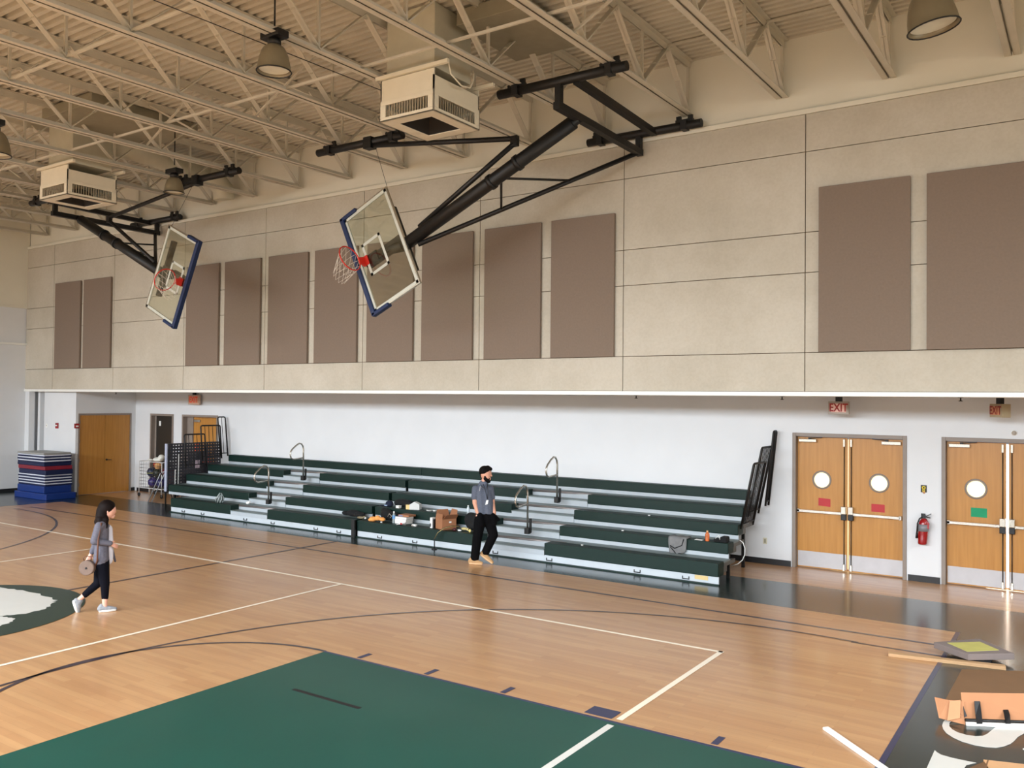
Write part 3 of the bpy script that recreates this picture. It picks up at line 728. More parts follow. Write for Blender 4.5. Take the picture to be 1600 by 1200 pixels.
# fire extinguisher
e = empty('fire_extinguisher', (-2.25, YF-.09, .62)); c = (-2.255, YF-.095)
RD = M('extinguisher_red', (150, 12, 20), .25, coat=.5)
tl = lambda p: Vector((c[0]+(p.x-c[0])+.10*(p.z-.62)*.6, p.y, p.z))
MB().lathe([(.001, .62), (.062, .62), (.068, .64), (.072, .75), (.074, .94), (.068, .98), (.045, 1.02), (.02, 1.035), (.02, 1.05), (.001, 1.05)], (c[0], c[1], 0), 24).build('cylinder_body', RD, e, xf=tl)
MB().lathe([(.074, .83), (.078, .83), (.078, .94), (.074, .94)], (c[0], c[1], 0), 24).build('instruction_band', M('grey_label', (130, 130, 134), .4), e, xf=tl)
m = MB(); m.bar((c[0], c[1], 1.05), (c[0]+.10, c[1]-.01, 1.115), .02, .012); m.bar((c[0], c[1], 1.06), (c[0]+.09, c[1]-.01, 1.05), .02, .012); m.box(c[0]-.02, c[0]+.02, c[1]-.02, c[1]+.02, 1.03, 1.09); m.build('valve_handle', BLACKP, e, xf=tl)
m = MB(); m.tube([(c[0]-.01, c[1], 1.06), (c[0]-.06, c[1]-.03, 1.03), (c[0]-.085, c[1]-.03, .95), (c[0]-.088, c[1]-.01, .8)], .012, 8); m.tube([(c[0]-.088, c[1]-.01, .8), (c[0]-.088, c[1]-.01, .71)], [.014, .02], 8); m.build('discharge_hose', BLACKP, e, xf=tl)
m = MB(); m.box(c[0]+.02, c[0]+.09, c[1]-.05, c[1]-.04, .93, 1.03, T=lambda p: Vector((p.x, p.y, p.z-(p.x-c[0])*.7))); m.build('inspection_tag', RD, e, xf=tl)
MB().box(c[0]-.03, c[0]+.03, YF-.03, YF-.001, .72, 1.1).build('wall_bracket', BLACKM, e)
tag(e, 'red fire extinguisher with grey band hung on the white wall between the door pairs', 'fire extinguisher')
# yellow/black extinguisher marker
e = empty('wall_marker', (-2.25, YF-.01, 1.43))
MB().box(-2.292, -2.204, YF-.008, YF, 1.44, 1.555).build('marker_plate', M('marker_black', (44, 40, 18), .5), e)
m = MB(); m.lathe([(.014, -.002), (.027, -.002), (.027, .002), (.014, .002)], (-2.248, YF-.01, 1.515), 18, 'y'); m.box(-2.265, -2.255, YF-.012, YF-.008, 1.45, 1.5); m.box(-2.243, -2.233, YF-.012, YF-.008, 1.45, 1.5); m.build('marker_symbol', M('marker_yellow', (240, 210, 40), .5), e)
MB().lathe([(.001, -.012), (.02, -.01), (.022, 0)], (-2.245, YF, 1.44), 14, 'y').build('marker_knob', M('marker_tan', (190, 140, 100), .5), e)
tag(e, 'small black and yellow marker plate on the wall above the extinguisher', 'sign')
e = empty('bell_plate', (-.99, YF-.02, 2.40)); MB().lathe([(.001, -.03), (.03, -.028), (.034, -.02), (.034, 0)], (-.99, YF, 2.433), 20, 'y').build('sensor_dome', GREYC, e); MB().lathe([(.034, -.006), (.045, -.006), (.045, 0)], (-.99, YF, 2.433), 20, 'y').build('sensor_ring', WHITEO, e)
tag(e, 'small round sensor on the wall above the right pair of doors', 'sensor')
e = empty('wall_outlet', (-4.815, YF-.01, .35)); MB().box(-4.85, -4.78, YF-.008, YF, .35, .46).build('cover_plate', M('beige_plate', (206, 200, 176), .5), e, bevel=.002); MB().box(-4.83, -4.80, YF-.01, YF-.008, .37, .44).build('socket_face', M('socket_shadow', (150, 144, 120), .5), e)
tag(e, 'beige wall outlet low on the white wall between the bleachers and the doors', 'outlet')
def pull(c, ax, label):
    e = empty('fire_alarm_pull', c); x, y, z = c
    if ax == 'y':
        MB().box(x-.06, x+.06, y-.04, y, z, z+.16).build('alarm_body', RD, e, bevel=.006); MB().box(x-.045, x+.045, y-.045, y-.04, z+.07, z+.10).build('alarm_handle', WHITEO, e)
    else:
        MB().box(x, x+.05, y-.07, y+.07, z, z+.16).build('alarm_body', RD, e, bevel=.006); MB().box(x+.05, x+.055, y-.05, y+.03, z+.07, z+.10).build('alarm_handle', WHITEO, e)
    tag(e, label, 'fire alarm')
pull((-25.0, 13.35, 1.89), 'y', 'red fire alarm pull on the white wall above the stack of mats')
e = empty('alarm_strobe', (-24.03, 13.38, 1.90)); MB().box(-24.03, -23.98, 13.30-.0, 13.43, 1.92, 2.06).build('strobe_body', RD, e, bevel=.005); MB().box(-23.98, -23.972, 13.33, 13.40, 1.96, 2.0).build('strobe_lens', WHITEO, e)
tag(e, 'red alarm strobe box at the wall corner beside the wooden alcove doors', 'alarm strobe')
e = empty('light_switch', (-25.6, 13.35, 1.9)); MB().box(-25.64, -25.56, 13.34, 13.352, 1.9, 2.02).build('switch_plate', WHITEO, e, bevel=.002); MB().box(-25.61, -25.59, 13.334, 13.34, 1.94, 1.98).build('toggle', GREYC, e)
tag(e, 'small white light switch left of the red alarm pull', 'light switch')
for i, (u, lab) in enumerate(((181, 'above the alcove doors'), (994, 'above the right-hand bleacher section'), (1222, 'between the bleacher end and the lit exit sign'), (1501, 'between the two door pairs'))):
    p = WZ(u, [622, 622, 626, 627][i], SOF) if False else Vector((WY(u, 622, 14.2).x, 14.2, SOF))
    e = empty('sprinkler_head', (p.x, p.y, SOF-.06))
    MB().lathe([(.001, 0), (.028, 0), (.03, .006), (.01, .012), (.01, .05)], (p.x, p.y, SOF-.055), 12).build('deflector', BLACKM, e)
    MB().lathe([(.04, -.003), (.04, .001), (.001, .001)], (p.x, p.y, SOF), 14).build('escutcheon', BLACKM, e)
    tag(e, 'small dark sprinkler head under the soffit '+lab, 'sprinkler', 'sprinkler heads under the soffit')

# ------------------------------------------------------------------ bleachers
YK = [12.93+.52*k for k in range(5)]; ZK = [.345+.237*k for k in range(5)]
def bleacher(x0s, x1s, a0, a1, label, side):
    xa, xb = min(x0s), max(x1s)
    e = empty('bleacher', ((xa+xb)/2, 14, 0))
    for k in range(5):
        Y, Z = YK[k], ZK[k]; h = .175 if k else .215
        seats = [(x0s[k], a0), (a1, x1s[k])] if k < 4 else [(x0s[k], x1s[k])]
        for p, q in seats:
            s = MB().box(p, q, Y, Y+.26, Z-h, Z).build('seat_row', SEATG, e, bevel=.014)
        # deck behind the seat
        yb = YK[k+1]+.03 if k < 4 else YF-.03
        dk_ = MB(); dk_.box(x0s[k], x1s[k], Y+.262, yb, Z-.03, Z-.004)
        dk_.build('foot_deck', DECKG, e)
        if k: MB().box(x0s[k], x1s[k], Y+.02, Y+.045, ZK[k-1]-.004, Z-h+.01).build('riser_panel', RISER, e)
        if k < 4:
            zt = Z-.118; zb = ZK[k-1] if k else .125
            m = MB(); m.box(a0+.002, a1-.002, Y+.0, Y+.27, zb, zt-.012); m.box(a0+.002, a1-.002, Y+.235, Y+.262, zt, Z-.02)
            stp = m.build('aisle_step', RISER, e)
            m = MB(); m.box(a0+.002, a1-.002, Y-.01, Y+.235, zt-.012, zt+.004); m.build('step_tread', DECKG, stp)
            m = MB(); m.box(a0-.0, a1+.35, Y+.255, Y+.262, Z-.05, Z-.02); m.tube([(a0+.01, Y+.245, Z-.028), (a1+.30, Y+.265, Z-.02)], .026, 10); m.build('aisle_nosing', BROWNM, stp)
    # kick panel and skid
    MB().box(x0s[0], x1s[0], 12.95, 12.98, .012, .128).build('kick_panel', KICK, e)
    MB().box(x0s[0]-.02, x1s[0]+.02, 12.90, 12.95, .0, .02).build('floor_skid', SEATG, e)
    # understructure
    for xx in (xa+.06, xb-.06, (xa+a0)/2, (a1+xb)/2):
        for k in (1, 3):
            x_ = min(max(xx, x0s[k]+.05), x1s[k]-.05)
            MB().bar((x_, YK[k]+.15, .0), (x_, YK[k]+.15, ZK[k]-.03), .05, .05).build('support_post', BLACKM, e)
    for k in range(5):
        xx = (x1s[k]-.03) if side > 0 else (x0s[k]+.03)
        m = MB(); y1 = YK[k+1]+.25 if k < 4 else YF-.04
        m.box(xx-.03, xx+.03, YK[k]+.27, y1, ZK[k]-.09, ZK[k]-.03); m.box(xx-.05, xx-.01, YK[k]+.1, YK[k]+.5, ZK[k]-.2, ZK[k]-.1)
        m.build('end_bracket', M('end_bracket_grey', (96, 94, 88), .5, .3), e)
    # aisle handrails
    hx = a0+.93 if side < 0 else a0+.84
    for yb, zb in ((13.25, .43), (14.29, .90)):
        m = MB(); rr = .019
        m.tube([(hx, yb, zb), (hx, yb, zb+.72), (hx, yb-.02, zb+.80), (hx, yb-.07, zb+.86), (hx, yb-.14, zb+.87), (hx, yb-.24, zb+.82), (hx, yb-.35, zb+.74), (hx, yb-.40, zb+.68), (hx, yb-.41, zb+.60), (hx, yb-.38, zb+.53), (hx, yb-.31, zb+.50), (hx, yb, zb+.52)], rr, 10)
        o = m.build('aisle_handrail', CHROME, e)
        MB().box(hx-.045, hx+.045, yb-.045, yb+.045, zb-.02, zb+.09).build('rail_socket', BLACKM, o, bevel=.008)
        MB().box(hx+.02, hx+.06, yb+.02, yb+.05, zb, zb+.26).build('rail_latch', BLACKM, o)
    # guard rails at the end, leaning outwards
    def lean(p, y_, z_, zb): return Vector((p[0]+(p[1]-p[0])*(z_-zb)/p[2], y_, z_))
    specs = ([(14.10, 14.72, .74, 1.84, -4.88, -4.66), (14.52, 15.08, .90, 2.09, -4.90, -4.66), (14.97, 15.14, 1.05, 2.36, -4.74, -4.60)] if side > 0 else [(13.76, 14.38, 1.0, 1.87, -19.48, -19.57), (14.25, 14.86, 1.2, 2.09, -19.48, -19.57), (14.88, 15.12, 1.25, 2.31, -19.56, -19.70)])
    for i, (y0, y1, zb, zt, ga, gb) in enumerate(specs):
        gxx = (ga, gb, zt-zb)
        m = MB(); r_ = .04
        pts = [lean(gxx, y0, zb, zb), lean(gxx, y0, zt-r_, zb), lean(gxx, y0+r_*.3, zt-r_*.3, zb), lean(gxx, y0+r_, zt, zb), lean(gxx, y1-r_, zt, zb), lean(gxx, y1-r_*.3, zt-r_*.3, zb), lean(gxx, y1, zt-r_, zb), lean(gxx, y1, zb, zb)]
        m.tube(pts, .019, 8); m.tube([lean(gxx, y0, zb+.08, zb), lean(gxx, y1, zb+.08, zb)], .014, 6)
        o = m.build('guard_rail', BLACKM, e)
        n = max(2, int((y1-y0)/(.07 if side > 0 else .11)))
        for j in range(1, n):
            yy = y0+(y1-y0)*j/n
            MB().tube([lean(gxx, yy, zb+.08, zb), lean(gxx, yy, zt, zb)], .0085, 6).build('rail_baluster', BLACKM, o)
    # small latches on the kick panel
    m = MB()
    for f in (.08, .2, .45, .6, .82, .93):
        xx = x0s[0]+(x1s[0]-x0s[0])*f
        m.box(xx-.05, xx+.05, 12.938, 12.95, .035, .05); m.box(xx-.06, xx-.048, 12.938, 12.95, .035, .085); m.box(xx+.048, xx+.06, 12.938, 12.95, .035, .085)
    m.build('panel_latches', BLACKM, e)
    tag(e, label, 'bleachers')
    return e
B1 = bleacher([-18.9, -19.77, -19.77, -19.58, -19.4], [-12.66, -12.645, -12.64, -12.63, -12.60], -16.60, -15.33, 'left half of the green bleachers, from the holed screen to the dark joint', -1)
B2 = bleacher([-12.56, -12.555, -12.55, -12.545, -12.60+.005], [-4.83, -4.86, -4.88, -4.97, -5.08], -9.42, -8.02, 'right half of the green bleachers, where the man walks past', 1)

# ------------------------------------------------------------------ things on and around the bleachers
Z0, Z1 = ZK[0], ZK[1]
def lump(name, pts, mat, parent=None, rem=.012, sm=3):
    m = MB()
    for x, y, z, r, s in pts: m.sphere((x, y, z), r, 12, s)
    return m.build(name, mat, parent, rem=rem, smooth_it=sm)
def caps(m, a, b, r1, r2=None, n=12):
    r2 = r1 if r2 is None else r2
    m.sphere(a, r1, n); m.sphere(b, r2, n); m.tube([a, b], [r1, r2], n); return m
DK = M('black_cloth', (9, 10, 12), .9, var=.2, scale=20)
NAVYC = M('navy_cloth', (22, 28, 52), .9, var=.15, scale=20)

# joint post between the two halves
o = MB().box(-12.65, -12.56, 12.85, 12.895, 0, .36).build('divider_post', BLACKM, bevel=.006)
tag(o, 'short black upright post at the joint between the two bleacher halves', 'post')
# cleared plastic bag
e = empty('plastic_bag', (-17.2, 13.1, Z0))
m = MB()
for a in range(0, 360, 40):
    r = .075+.02*math.sin(a*3); m.tube([(-17.2+.10*math.cos(R(a)), 13.08+.07*math.sin(R(a)), Z0+.01), (-17.2+.13*math.cos(R(a+20)), 13.08+.09*math.sin(R(a+20)), Z0+.10), (-17.17+.05*math.cos(R(a+50)), 13.08+.03*math.sin(R(a)), Z0+.2+.04*math.sin(a))], .012, 5)
m.build('bag_folds', M('clear_plastic', (170, 180, 180), .15, 0, var=.3, scale=20), e)
lump('bag_contents', [(-17.2, 13.08, Z0+.06, .09, (1.1, .8, .7)), (-17.14, 13.08, Z0+.12, .06, (1, .8, 1))], M('grey_contents', (88, 96, 94), .5, var=.4, scale=25), e)
tag(e, 'crumpled clear plastic bag on the lowest bench of the left bleachers', 'bag')
o = lump('paper_wad', [(-16.45, 13.3, Z0+.03, .045, (1.2, .9, .8)), (-16.42, 13.32, Z0+.05, .03, (1, 1, 1))], WHITEO, sm=1)
tag(o, 'small white crumpled paper wad beside the left bleacher aisle', 'paper')
# things lying on the lowest bench
o = lump('black_backpack', [(-13.05, 13.32, Z0+.07, .12, (1.6, .8, .6)), (-12.85, 13.3, Z0+.06, .1, (1.6, .9, .6)), (-13.3, 13.35, Z0+.05, .08, (1.3, .9, .6))], DK); tag(o, 'low black cloth bundle on the lowest bench left of the orange cloth', 'cloth')
e = empty('crumpled_wrapper', (-12.62, 13.1, Z0)); lump('wrapper_body', [(-12.62, 13.1, Z0+.035, .06, (1.7, .8, .5)), (-12.52, 13.1, Z0+.05, .04, (1, .8, .8))], M('brown_wrapper', (120, 110, 84), .5, var=.4, scale=30), e); lump('wrapper_end', [(-12.45, 13.06, Z0+.04, .025, (1, 1, 1))], WHITEO, e)
tag(e, 'crumpled brown and white wrapper above the bleacher joint post', 'wrapper')
o = lump('orange_cloth', [(-12.2, 13.02, Z0+.05, .085, (1, .9, .65)), (-12.08, 13.03, Z0+.08, .07, (1, .8, .8)), (-11.97, 13.05, Z0+.06, .07, (1.1, .8, .6)), (-12.25, 13.0, Z0+.03, .06, (.9, .9, .5))], M('orange_cloth', (232, 158, 84), .85, var=.15, scale=15))
tag(o, 'crumpled orange cloth on the lowest bench left of the water bottle', 'cloth')
o = MB().lathe([(.001, 0), (.018, 0), (.018, .025), (.001, .025)], (-11.94, 12.99, Z0), 12).build('white_pebble', WHITEO); tag(o, 'tiny white cap beside the orange cloth', 'cap')
e = empty('black_bag', (-11.95, 13.33, Z0))
lump('bag_body', [(-12.1, 13.32, Z0+.12, .13, (1.2, .8, .9)), (-11.92, 13.32, Z0+.1, .12, (1.4, .8, .8)), (-12.2, 13.34, Z0+.18, .07, (1, .8, 1.2))], DK, e)
MB().tube([(-11.98, 13.22, Z0+.1), (-11.92, 13.2, Z0+.16), (-11.85, 13.2, Z0+.12), (-11.9, 13.21, Z0+.08)], .008, 6).build('bag_handle', GREYC, e)
tag(e, 'black cloth bag on the lowest bench directly behind the water bottle', 'bag')
def bottle(c, h, r, body, cap, label, band=None, s=1.):
    e = empty('bottle', c); C = Vector(c)
    MB().lathe([(.001, 0), (r*.92, 0), (r, h*.03), (r, h*.62), (r*.85, h*.72), (r*.4, h*.84), (r*.38, h*.9), (.001, h*.9)], c, 18).build('bottle_body', body, e)
    MB().lathe([(r*.45, h*.88), (r*.45, h), (.001, h)], c, 14).build('bottle_cap', cap, e)
    if band: MB().lathe([(r*1.01, h*.36), (r*1.01, h*.66), (r*1.0, h*.66)], c, 18).build('label_band', band, e)
    tag(e, label, 'bottle')
bottle((-11.72, 13.12, Z0), .235, .034, M('clear_bottle', (140, 150, 150), .1, var=.3, scale=18), WHITEO, 'clear water bottle with blue label on the lowest bench, left of the book stack', M('blue_label', (90, 150, 206), .5, var=.3, scale=12))
bottle((-10.22, 13.62, Z1), .19, .03, M('white_bottle', (214, 224, 230), .25), WHITEO, 'white bottle on the second bench behind the open cardboard box')
bottle((-5.23, 13.5, Z1), .17, .036, M('orange_bottle', (196, 104, 56), .2, var=.25, scale=14), M('tan_cap', (220, 170, 120), .4), 'orange drink bottle on the second bench near the right end of the bleachers')
# paper stack
zb = Z0
for i, (w_, d_, h_, mt, lab) in enumerate(((.30, .22, .045, WHITEO, 'bottom white book of the small pile right of the water bottle'), (.30, .22, .05, M('off_white_cover', (222, 222, 226), .5), 'middle white book of the small pile right of the water bottle'), (.31, .22, .045, M('grey_cover', (150, 152, 160), .5), 'grey spined book near the top of the small pile right of the water bottle'))):
    e = empty('book', (-11.55+.01*i, 13.22, zb)); x = -11.55+.01*i
    MB().box(x-w_/2+.006, x+w_/2-.006, 13.22-d_/2+.004, 13.22+d_/2, zb+.004, zb+h_-.004).build('page_block', M('page_edges', (226, 222, 214), .8), e)
    m = MB(); m.box(x-w_/2, x+w_/2, 13.22-d_/2, 13.22+d_/2, zb, zb+.004); m.box(x-w_/2, x+w_/2, 13.22-d_/2, 13.22+d_/2, zb+h_-.004, zb+h_); m.box(x-w_/2, x-w_/2+.005, 13.22-d_/2, 13.22+d_/2, zb, zb+h_); m.build('cover', mt, e)
    tag(e, lab, 'book', 'pile of books on the lowest bench'); zb += h_
e = empty('flat_carton', (-11.5, 13.25, zb)); MB().box(-11.64, -11.36, 13.16, 13.38, zb, zb+.035).build('carton_body', CARD, e, bevel=.003); MB().box(-11.62, -11.52, 13.155, 13.16, zb+.008, zb+.028).build('carton_label', M('carton_blue', (120, 130, 170), .5), e)
tag(e, 'flat brown carton lying on top of the book pile', 'carton')
e = empty('magazine', (-11.42, 13.02, Z0)); MB().box(-11.5, -11.34, 12.95, 13.06, Z0, Z0+.012, T=lambda p: Vector((p.x, p.y, p.z+max(0, (p.x+11.5))*.22))).build('magazine_pages', M('magazine_paper', (206, 200, 200), .4, var=.3, scale=20), e); MB().box(-11.40, -11.345, 12.945, 12.95, Z0+.02, Z0+.05).build('magazine_spine', M('magazine_red', (160, 30, 36), .4), e)
tag(e, 'curled red and white magazine lying in front of the book pile', 'magazine')
e = empty('eraser_box', (-11.12, 13.06, Z0)); MB().box(-11.17, -11.07, 13.03, 13.08, Z0, Z0+.035).build('box_body', WHITEO, e, bevel=.004); MB().box(-11.172, -11.12, 13.028, 13.03, Z0+.005, Z0+.03).build('box_label', GREYC, e)
tag(e, 'tiny white box on the lowest bench between the books and the cardboard box', 'box')
for dx, h_, lab in ((0, .19, 'narrow white carton standing left of the open cardboard box'),):
    e = empty('narrow_carton', (-10.68, 13.1, Z0)); MB().box(-10.73, -10.67, 13.06, 13.16, Z0, Z0+.2).build('carton_body', WHITEO, e, bevel=.004); MB().box(-10.731, -10.70, 13.058, 13.06, Z0+.02, Z0+.09).build('carton_print', M('carton_print', (60, 60, 64), .5), e); MB().box(-10.672, -10.64, 13.07, 13.17, Z0, Z0+.17).build('carton_side', M('carton_side_dark', (40, 34, 34), .5), e); tag(e, lab, 'carton')
# open cardboard box
e = empty('cardboard_box', (-10.35, 13.15, Z0))
bx0, bx1, by0, by1, bz = -10.56, -10.26, 13.01, 13.31, Z0+.21
RB = Matrix.Rotation(R(-25), 3, 'Z'); cB = Vector((-10.41, 13.16, 0)); xB = lambda p: cB+RB @ (p-cB)
m = MB(); t_ = .006
m.box(bx0, bx1, by0, by0+t_, Z0, bz); m.box(bx0, bx1, by1-t_, by1, Z0, bz); m.box(bx0, bx0+t_, by0, by1, Z0, bz); m.box(bx1-t_, bx1, by0, by1, Z0, bz); m.box(bx0, bx1, by0, by1, Z0, Z0+t_)
m.build('box_walls', CARD, e, xf=xB)
def flap(a, b, out): 
    a = Vector(a); b = Vector(b); o_ = Vector(out); s_ = (b-a).normalized()*.03
    m = MB(); n_ = (b-a).cross(o_).normalized()*.004
    m.add([a, b, b+o_-s_, a+o_+s_, a+n_, b+n_, b+o_-s_+n_, a+o_+s_+n_], [(0, 1, 2, 3), (7, 6, 5, 4), (0, 4, 5, 1), (1, 5, 6, 2), (2, 6, 7, 3), (3, 7, 4, 0)]); m.build('box_flap', CARD, e, xf=xB)
flap((bx0, by0, bz), (bx0, by1, bz), (-.01, 0, .15)); flap((bx1, by0, bz), (bx1, by1, bz), (.13, 0, .10)); flap((bx0, by1, bz), (bx1, by1, bz), (0, .04, .16)); flap((bx0, by0, bz), (bx1, by0, bz), (.08, -.02, .10))
MB().box(bx1, bx1+.002, 13.15, 13.20, Z0+.13, Z0+.16).build('box_sticker', WHITEO, e, xf=xB)
tag(e, 'open brown cardboard box with raised flaps on the lowest bench left of the man', 'cardboard box')
# second bench
e = empty('navy_cap', (-12.4, 13.65, Z1)); lump('cap_crown', [(-12.35, 13.68, Z1+.05, .09, (1, 1, .8))], NAVYC, e); lump('cap_brim', [(-12.47, 13.6, Z1+.015, .08, (1, .7, .15))], NAVYC, e, rem=.008); MB().box(-12.42, -12.33, 13.585, 13.59, Z1+.015, Z1+.035).build('cap_badge', M('pale_badge', (160, 176, 206), .5), e)
tag(e, 'navy cap lying on the second bench at the bleacher joint', 'cap')
o = lump('black_jacket', [(-12.1, 13.75, Z1+.08, .12, (1.5, .7, .7)), (-11.88, 13.74, Z1+.08, .11, (1.2, .7, .8)), (-12.0, 13.74, Z1+.13, .08, (1.6, .7, .5))], DK); tag(o, 'black jacket heaped on the second bench behind the small white box', 'jacket')
e = empty('small_box', (-11.99, 13.56, Z1)); MB().box(-12.04, -11.94, 13.53, 13.6, Z1, Z1+.055).build('box_body', WHITEO, e, bevel=.004); MB().box(-11.96, -11.938, 13.528, 13.53, Z1+.005, Z1+.05).build('painted_shade_strip', GREYC, e)  # grey strip paints the shade at the box's right edge
tag(e, 'small white box on the second bench in front of the black jacket', 'box')
e = empty('tissue_box', (-11.66, 13.6, Z1)); MB().box(-11.74, -11.64, 13.5, 13.6, Z1, Z1+.095).build('box_end', M('cream_box', (226, 196, 134), .6), e, bevel=.004)
m = MB(); m.add([(-11.64, 13.5, Z1), (-11.46, 13.6, Z1), (-11.46, 13.6, Z1+.11), (-11.56, 13.55, Z1+.16), (-11.64, 13.5, Z1+.1), (-11.70, 13.62, Z1), (-11.5, 13.72, Z1), (-11.5, 13.72, Z1+.11), (-11.6, 13.67, Z1+.16), (-11.7, 13.62, Z1+.1)], [(0, 1, 2, 3, 4), (9, 8, 7, 6, 5), (0, 5, 6, 1), (1, 6, 7, 2), (2, 7, 8, 3), (3, 8, 9, 4), (4, 9, 5, 0)]); m.build('box_lid', M('white_card', (206, 208, 206), .6), e)
tag(e, 'cream and white open carton on the second bench above the books', 'carton')
for i, (x, lab) in enumerate(((-11.2, 'flat white plate on the second bench left of the cardboard box'), (-11.07, 'white paper scrap on the second bench just left of the cardboard box'))):
    o = MB().lathe([(.001, 0), (.05-.02*i, 0), (.075-.03*i, .014+.01*i), (.001, .006)], (x, 13.62, Z1), 16).build('paper_plate' if i == 0 else 'paper_scrap', WHITEO); tag(o, lab, 'plate' if i == 0 else 'paper')
o = lump('dark_bag', [(-9.9, 13.3, Z0+.2, .15, (1.0, .8, 1.0)), (-9.7, 13.3, Z0+.2, .15, (1.1, .8, .95)), (-9.8, 13.3, Z0+.1, .14, (1.6, .8, .7))], DK, rem=.016); tag(o, 'large black bag between the cardboard box and the man', 'bag')
e = empty('work_glove', (-9.85, 13.16, Z0)); lump('glove_body', [(-9.95, 13.15, Z0+.045, .05, (1.6, 1, .6)), (-9.84, 13.13, Z0+.04, .04, (1.2, 1, .8))], M('yellow_cloth', (206, 190, 130), .8, var=.1), e); lump('glove_cuff', [(-9.77, 13.08, Z0+.0+.03, .03, (1, .8, 1.2))], M('yellow_cuff', (226, 206, 130), .8), e); lump('glove_strap', [(-9.80, 13.1, Z0+.05, .03, (.5, 1, 1))], DK, e, rem=.008)
tag(e, 'pale yellow and black work glove on the lowest bench beside the man', 'glove')
e = empty('cable_bundle', (-10.06, 13.05, Z0)); lump('bundle_plug', [(-10.1, 13.03, Z0+.03, .035, (1.3, 1, .9))], M('maroon_plastic', (66, 26, 30), .4), e, rem=.008); lump('bundle_paper', [(-10.0, 13.06, Z0+.02, .035, (1.4, 1, .5))], WHITEO, e, rem=.008)
tag(e, 'small maroon and white tangle at the right corner of the cardboard box', 'tangle')
e = empty('bent_pole', (-10.33, 12.78, 0))
pa = [(-10.40, 12.80, .02), (-10.40, 12.80, .2), (-10.34, 12.82, .32), (-10.22, 12.86, .41), (-10.1, 12.95, .45), (-9.98, 13.05, .44)]
MB().tube(pa, .011, 8).build('pole', BLACKP, e); MB().tube([(p[0]+.012, p[1]-.012, p[2]) for p in pa[1:]], .005, 6).build('painted_highlight', M('pole_highlight_tan', (170, 150, 90), .3, .6), e)  # thin tan tube along the pole stands in for its highlight
MB().lathe([(.001, 0), (.06, 0), (.05, .02), (.001, .022)], (-10.40, 12.80, 0), 14).build('pole_foot', BLACKP, e)
tag(e, 'thin black pole bending from the floor onto the lowest bench beside the man', 'pole')
# grey sweater draped over second bench
e = empty('grey_sweater', (-5.72, 13.44, .3))
m = MB(); nx, nz = 9, 10; vs = []
for j in range(nz+1):
    for i in range(nx+1):
        f = i/nx; gq = j/nz; x = -5.88+.33*f+.04*gq*(.5-f); 
        if j <= 3: y = 13.60-.06*j; z = Z1+.012
        else: y = 13.425-.01*math.sin(f*9+gq*3); z = Z1-.0-(j-3)*.042*(1-.55*abs(f-.35)**1.2) 
        vs.append((x, y-.004*math.sin(i*2.1), z+.006*math.sin(i*1.7+j)))
m.add(vs, [(j*(nx+1)+i, j*(nx+1)+i+1, (j+1)*(nx+1)+i+1, (j+1)*(nx+1)+i) for j in range(nz) for i in range(nx)], True)
o = m.build('sweater_cloth', M('grey_knit', (116, 116, 116), .95, var=.12, scale=14), e); md = o.modifiers.new('s', 'SOLIDIFY'); md.thickness = .018; md.offset = 1
m = MB(); m.tube([(-5.60, 13.40, Z1+.005), (-5.63, 13.40, Z1-.1), (-5.76, 13.395, Z1-.16), (-5.84, 13.40, Z1-.12)], .008, 6); m.tube([(-5.84, 13.40, Z1-.14), (-5.70, 13.395, Z1-.28)], .006, 6); m.build('sweater_seam', DK, e)
lump('sweater_lining', [(-5.66, 13.40, Z1-.27, .06, (1.2, .3, .8))], DK, e)
tag(e, 'grey sweater draped over the second bench near the right end', 'sweater')
e = empty('black_lunch_bag', (-4.93, 13.5, Z1)); MB().box(-5.12, -4.9, 13.48, 13.6, Z1, Z1+.055).build('bag_strap_fold', DK, e, bevel=.015); MB().box(-5.0, -4.89, 13.45, 13.62, Z1, Z1+.10).build('bag_body', DK, e, bevel=.02); MB().tube([(-5.08, 13.47, Z1+.06), (-5.02, 13.46, Z1+.12), (-5.0, 13.46, Z1+.05)], .005, 6).build('bag_zip_pull', WHITEO, e)
tag(e, 'small black bag on the second bench right of the orange bottle', 'bag')
o = MB().box(-5.45, -5.32, 13.5, 13.58, Z1, Z1+.006).build('paper_slip', WHITEO); tag(o, 'white paper slip left of the orange bottle', 'paper')
m = MB(); m.tube([WY(u, v, 13.95) for u, v in ((1156, 844), (1161, 848), (1164, 857), (1163.5, 867), (1160, 875), (1153, 881), (1143, 884))], .008, 8); o = m.build('white_cable', WHITEO); tag(o, 'white cable looping out of the right end of the bleachers', 'cable')
o = MB().box(-5.22, -5.0, 12.944, 12.949, .06, .125).build('masking_tape', M('masking_tape', (214, 190, 134), .8)); tag(o, 'strip of tan masking tape on the kick panel at the right end', 'tape')
for x, y, z, lab in ((-7.35, 13.1, Z0, 'on the lowest bench'), (-6.83, 13.62, Z1, 'on the second bench'), (-6.55, 14.1, ZK[2], 'on the third bench')):
    o = lump('paper_scrap', [(x, y, z+.008, .02, (1.3, 1, .5))], WHITEO, rem=.005, sm=0); tag(o, 'tiny white paper scrap %s of the right-hand bleachers' % lab, 'paper')

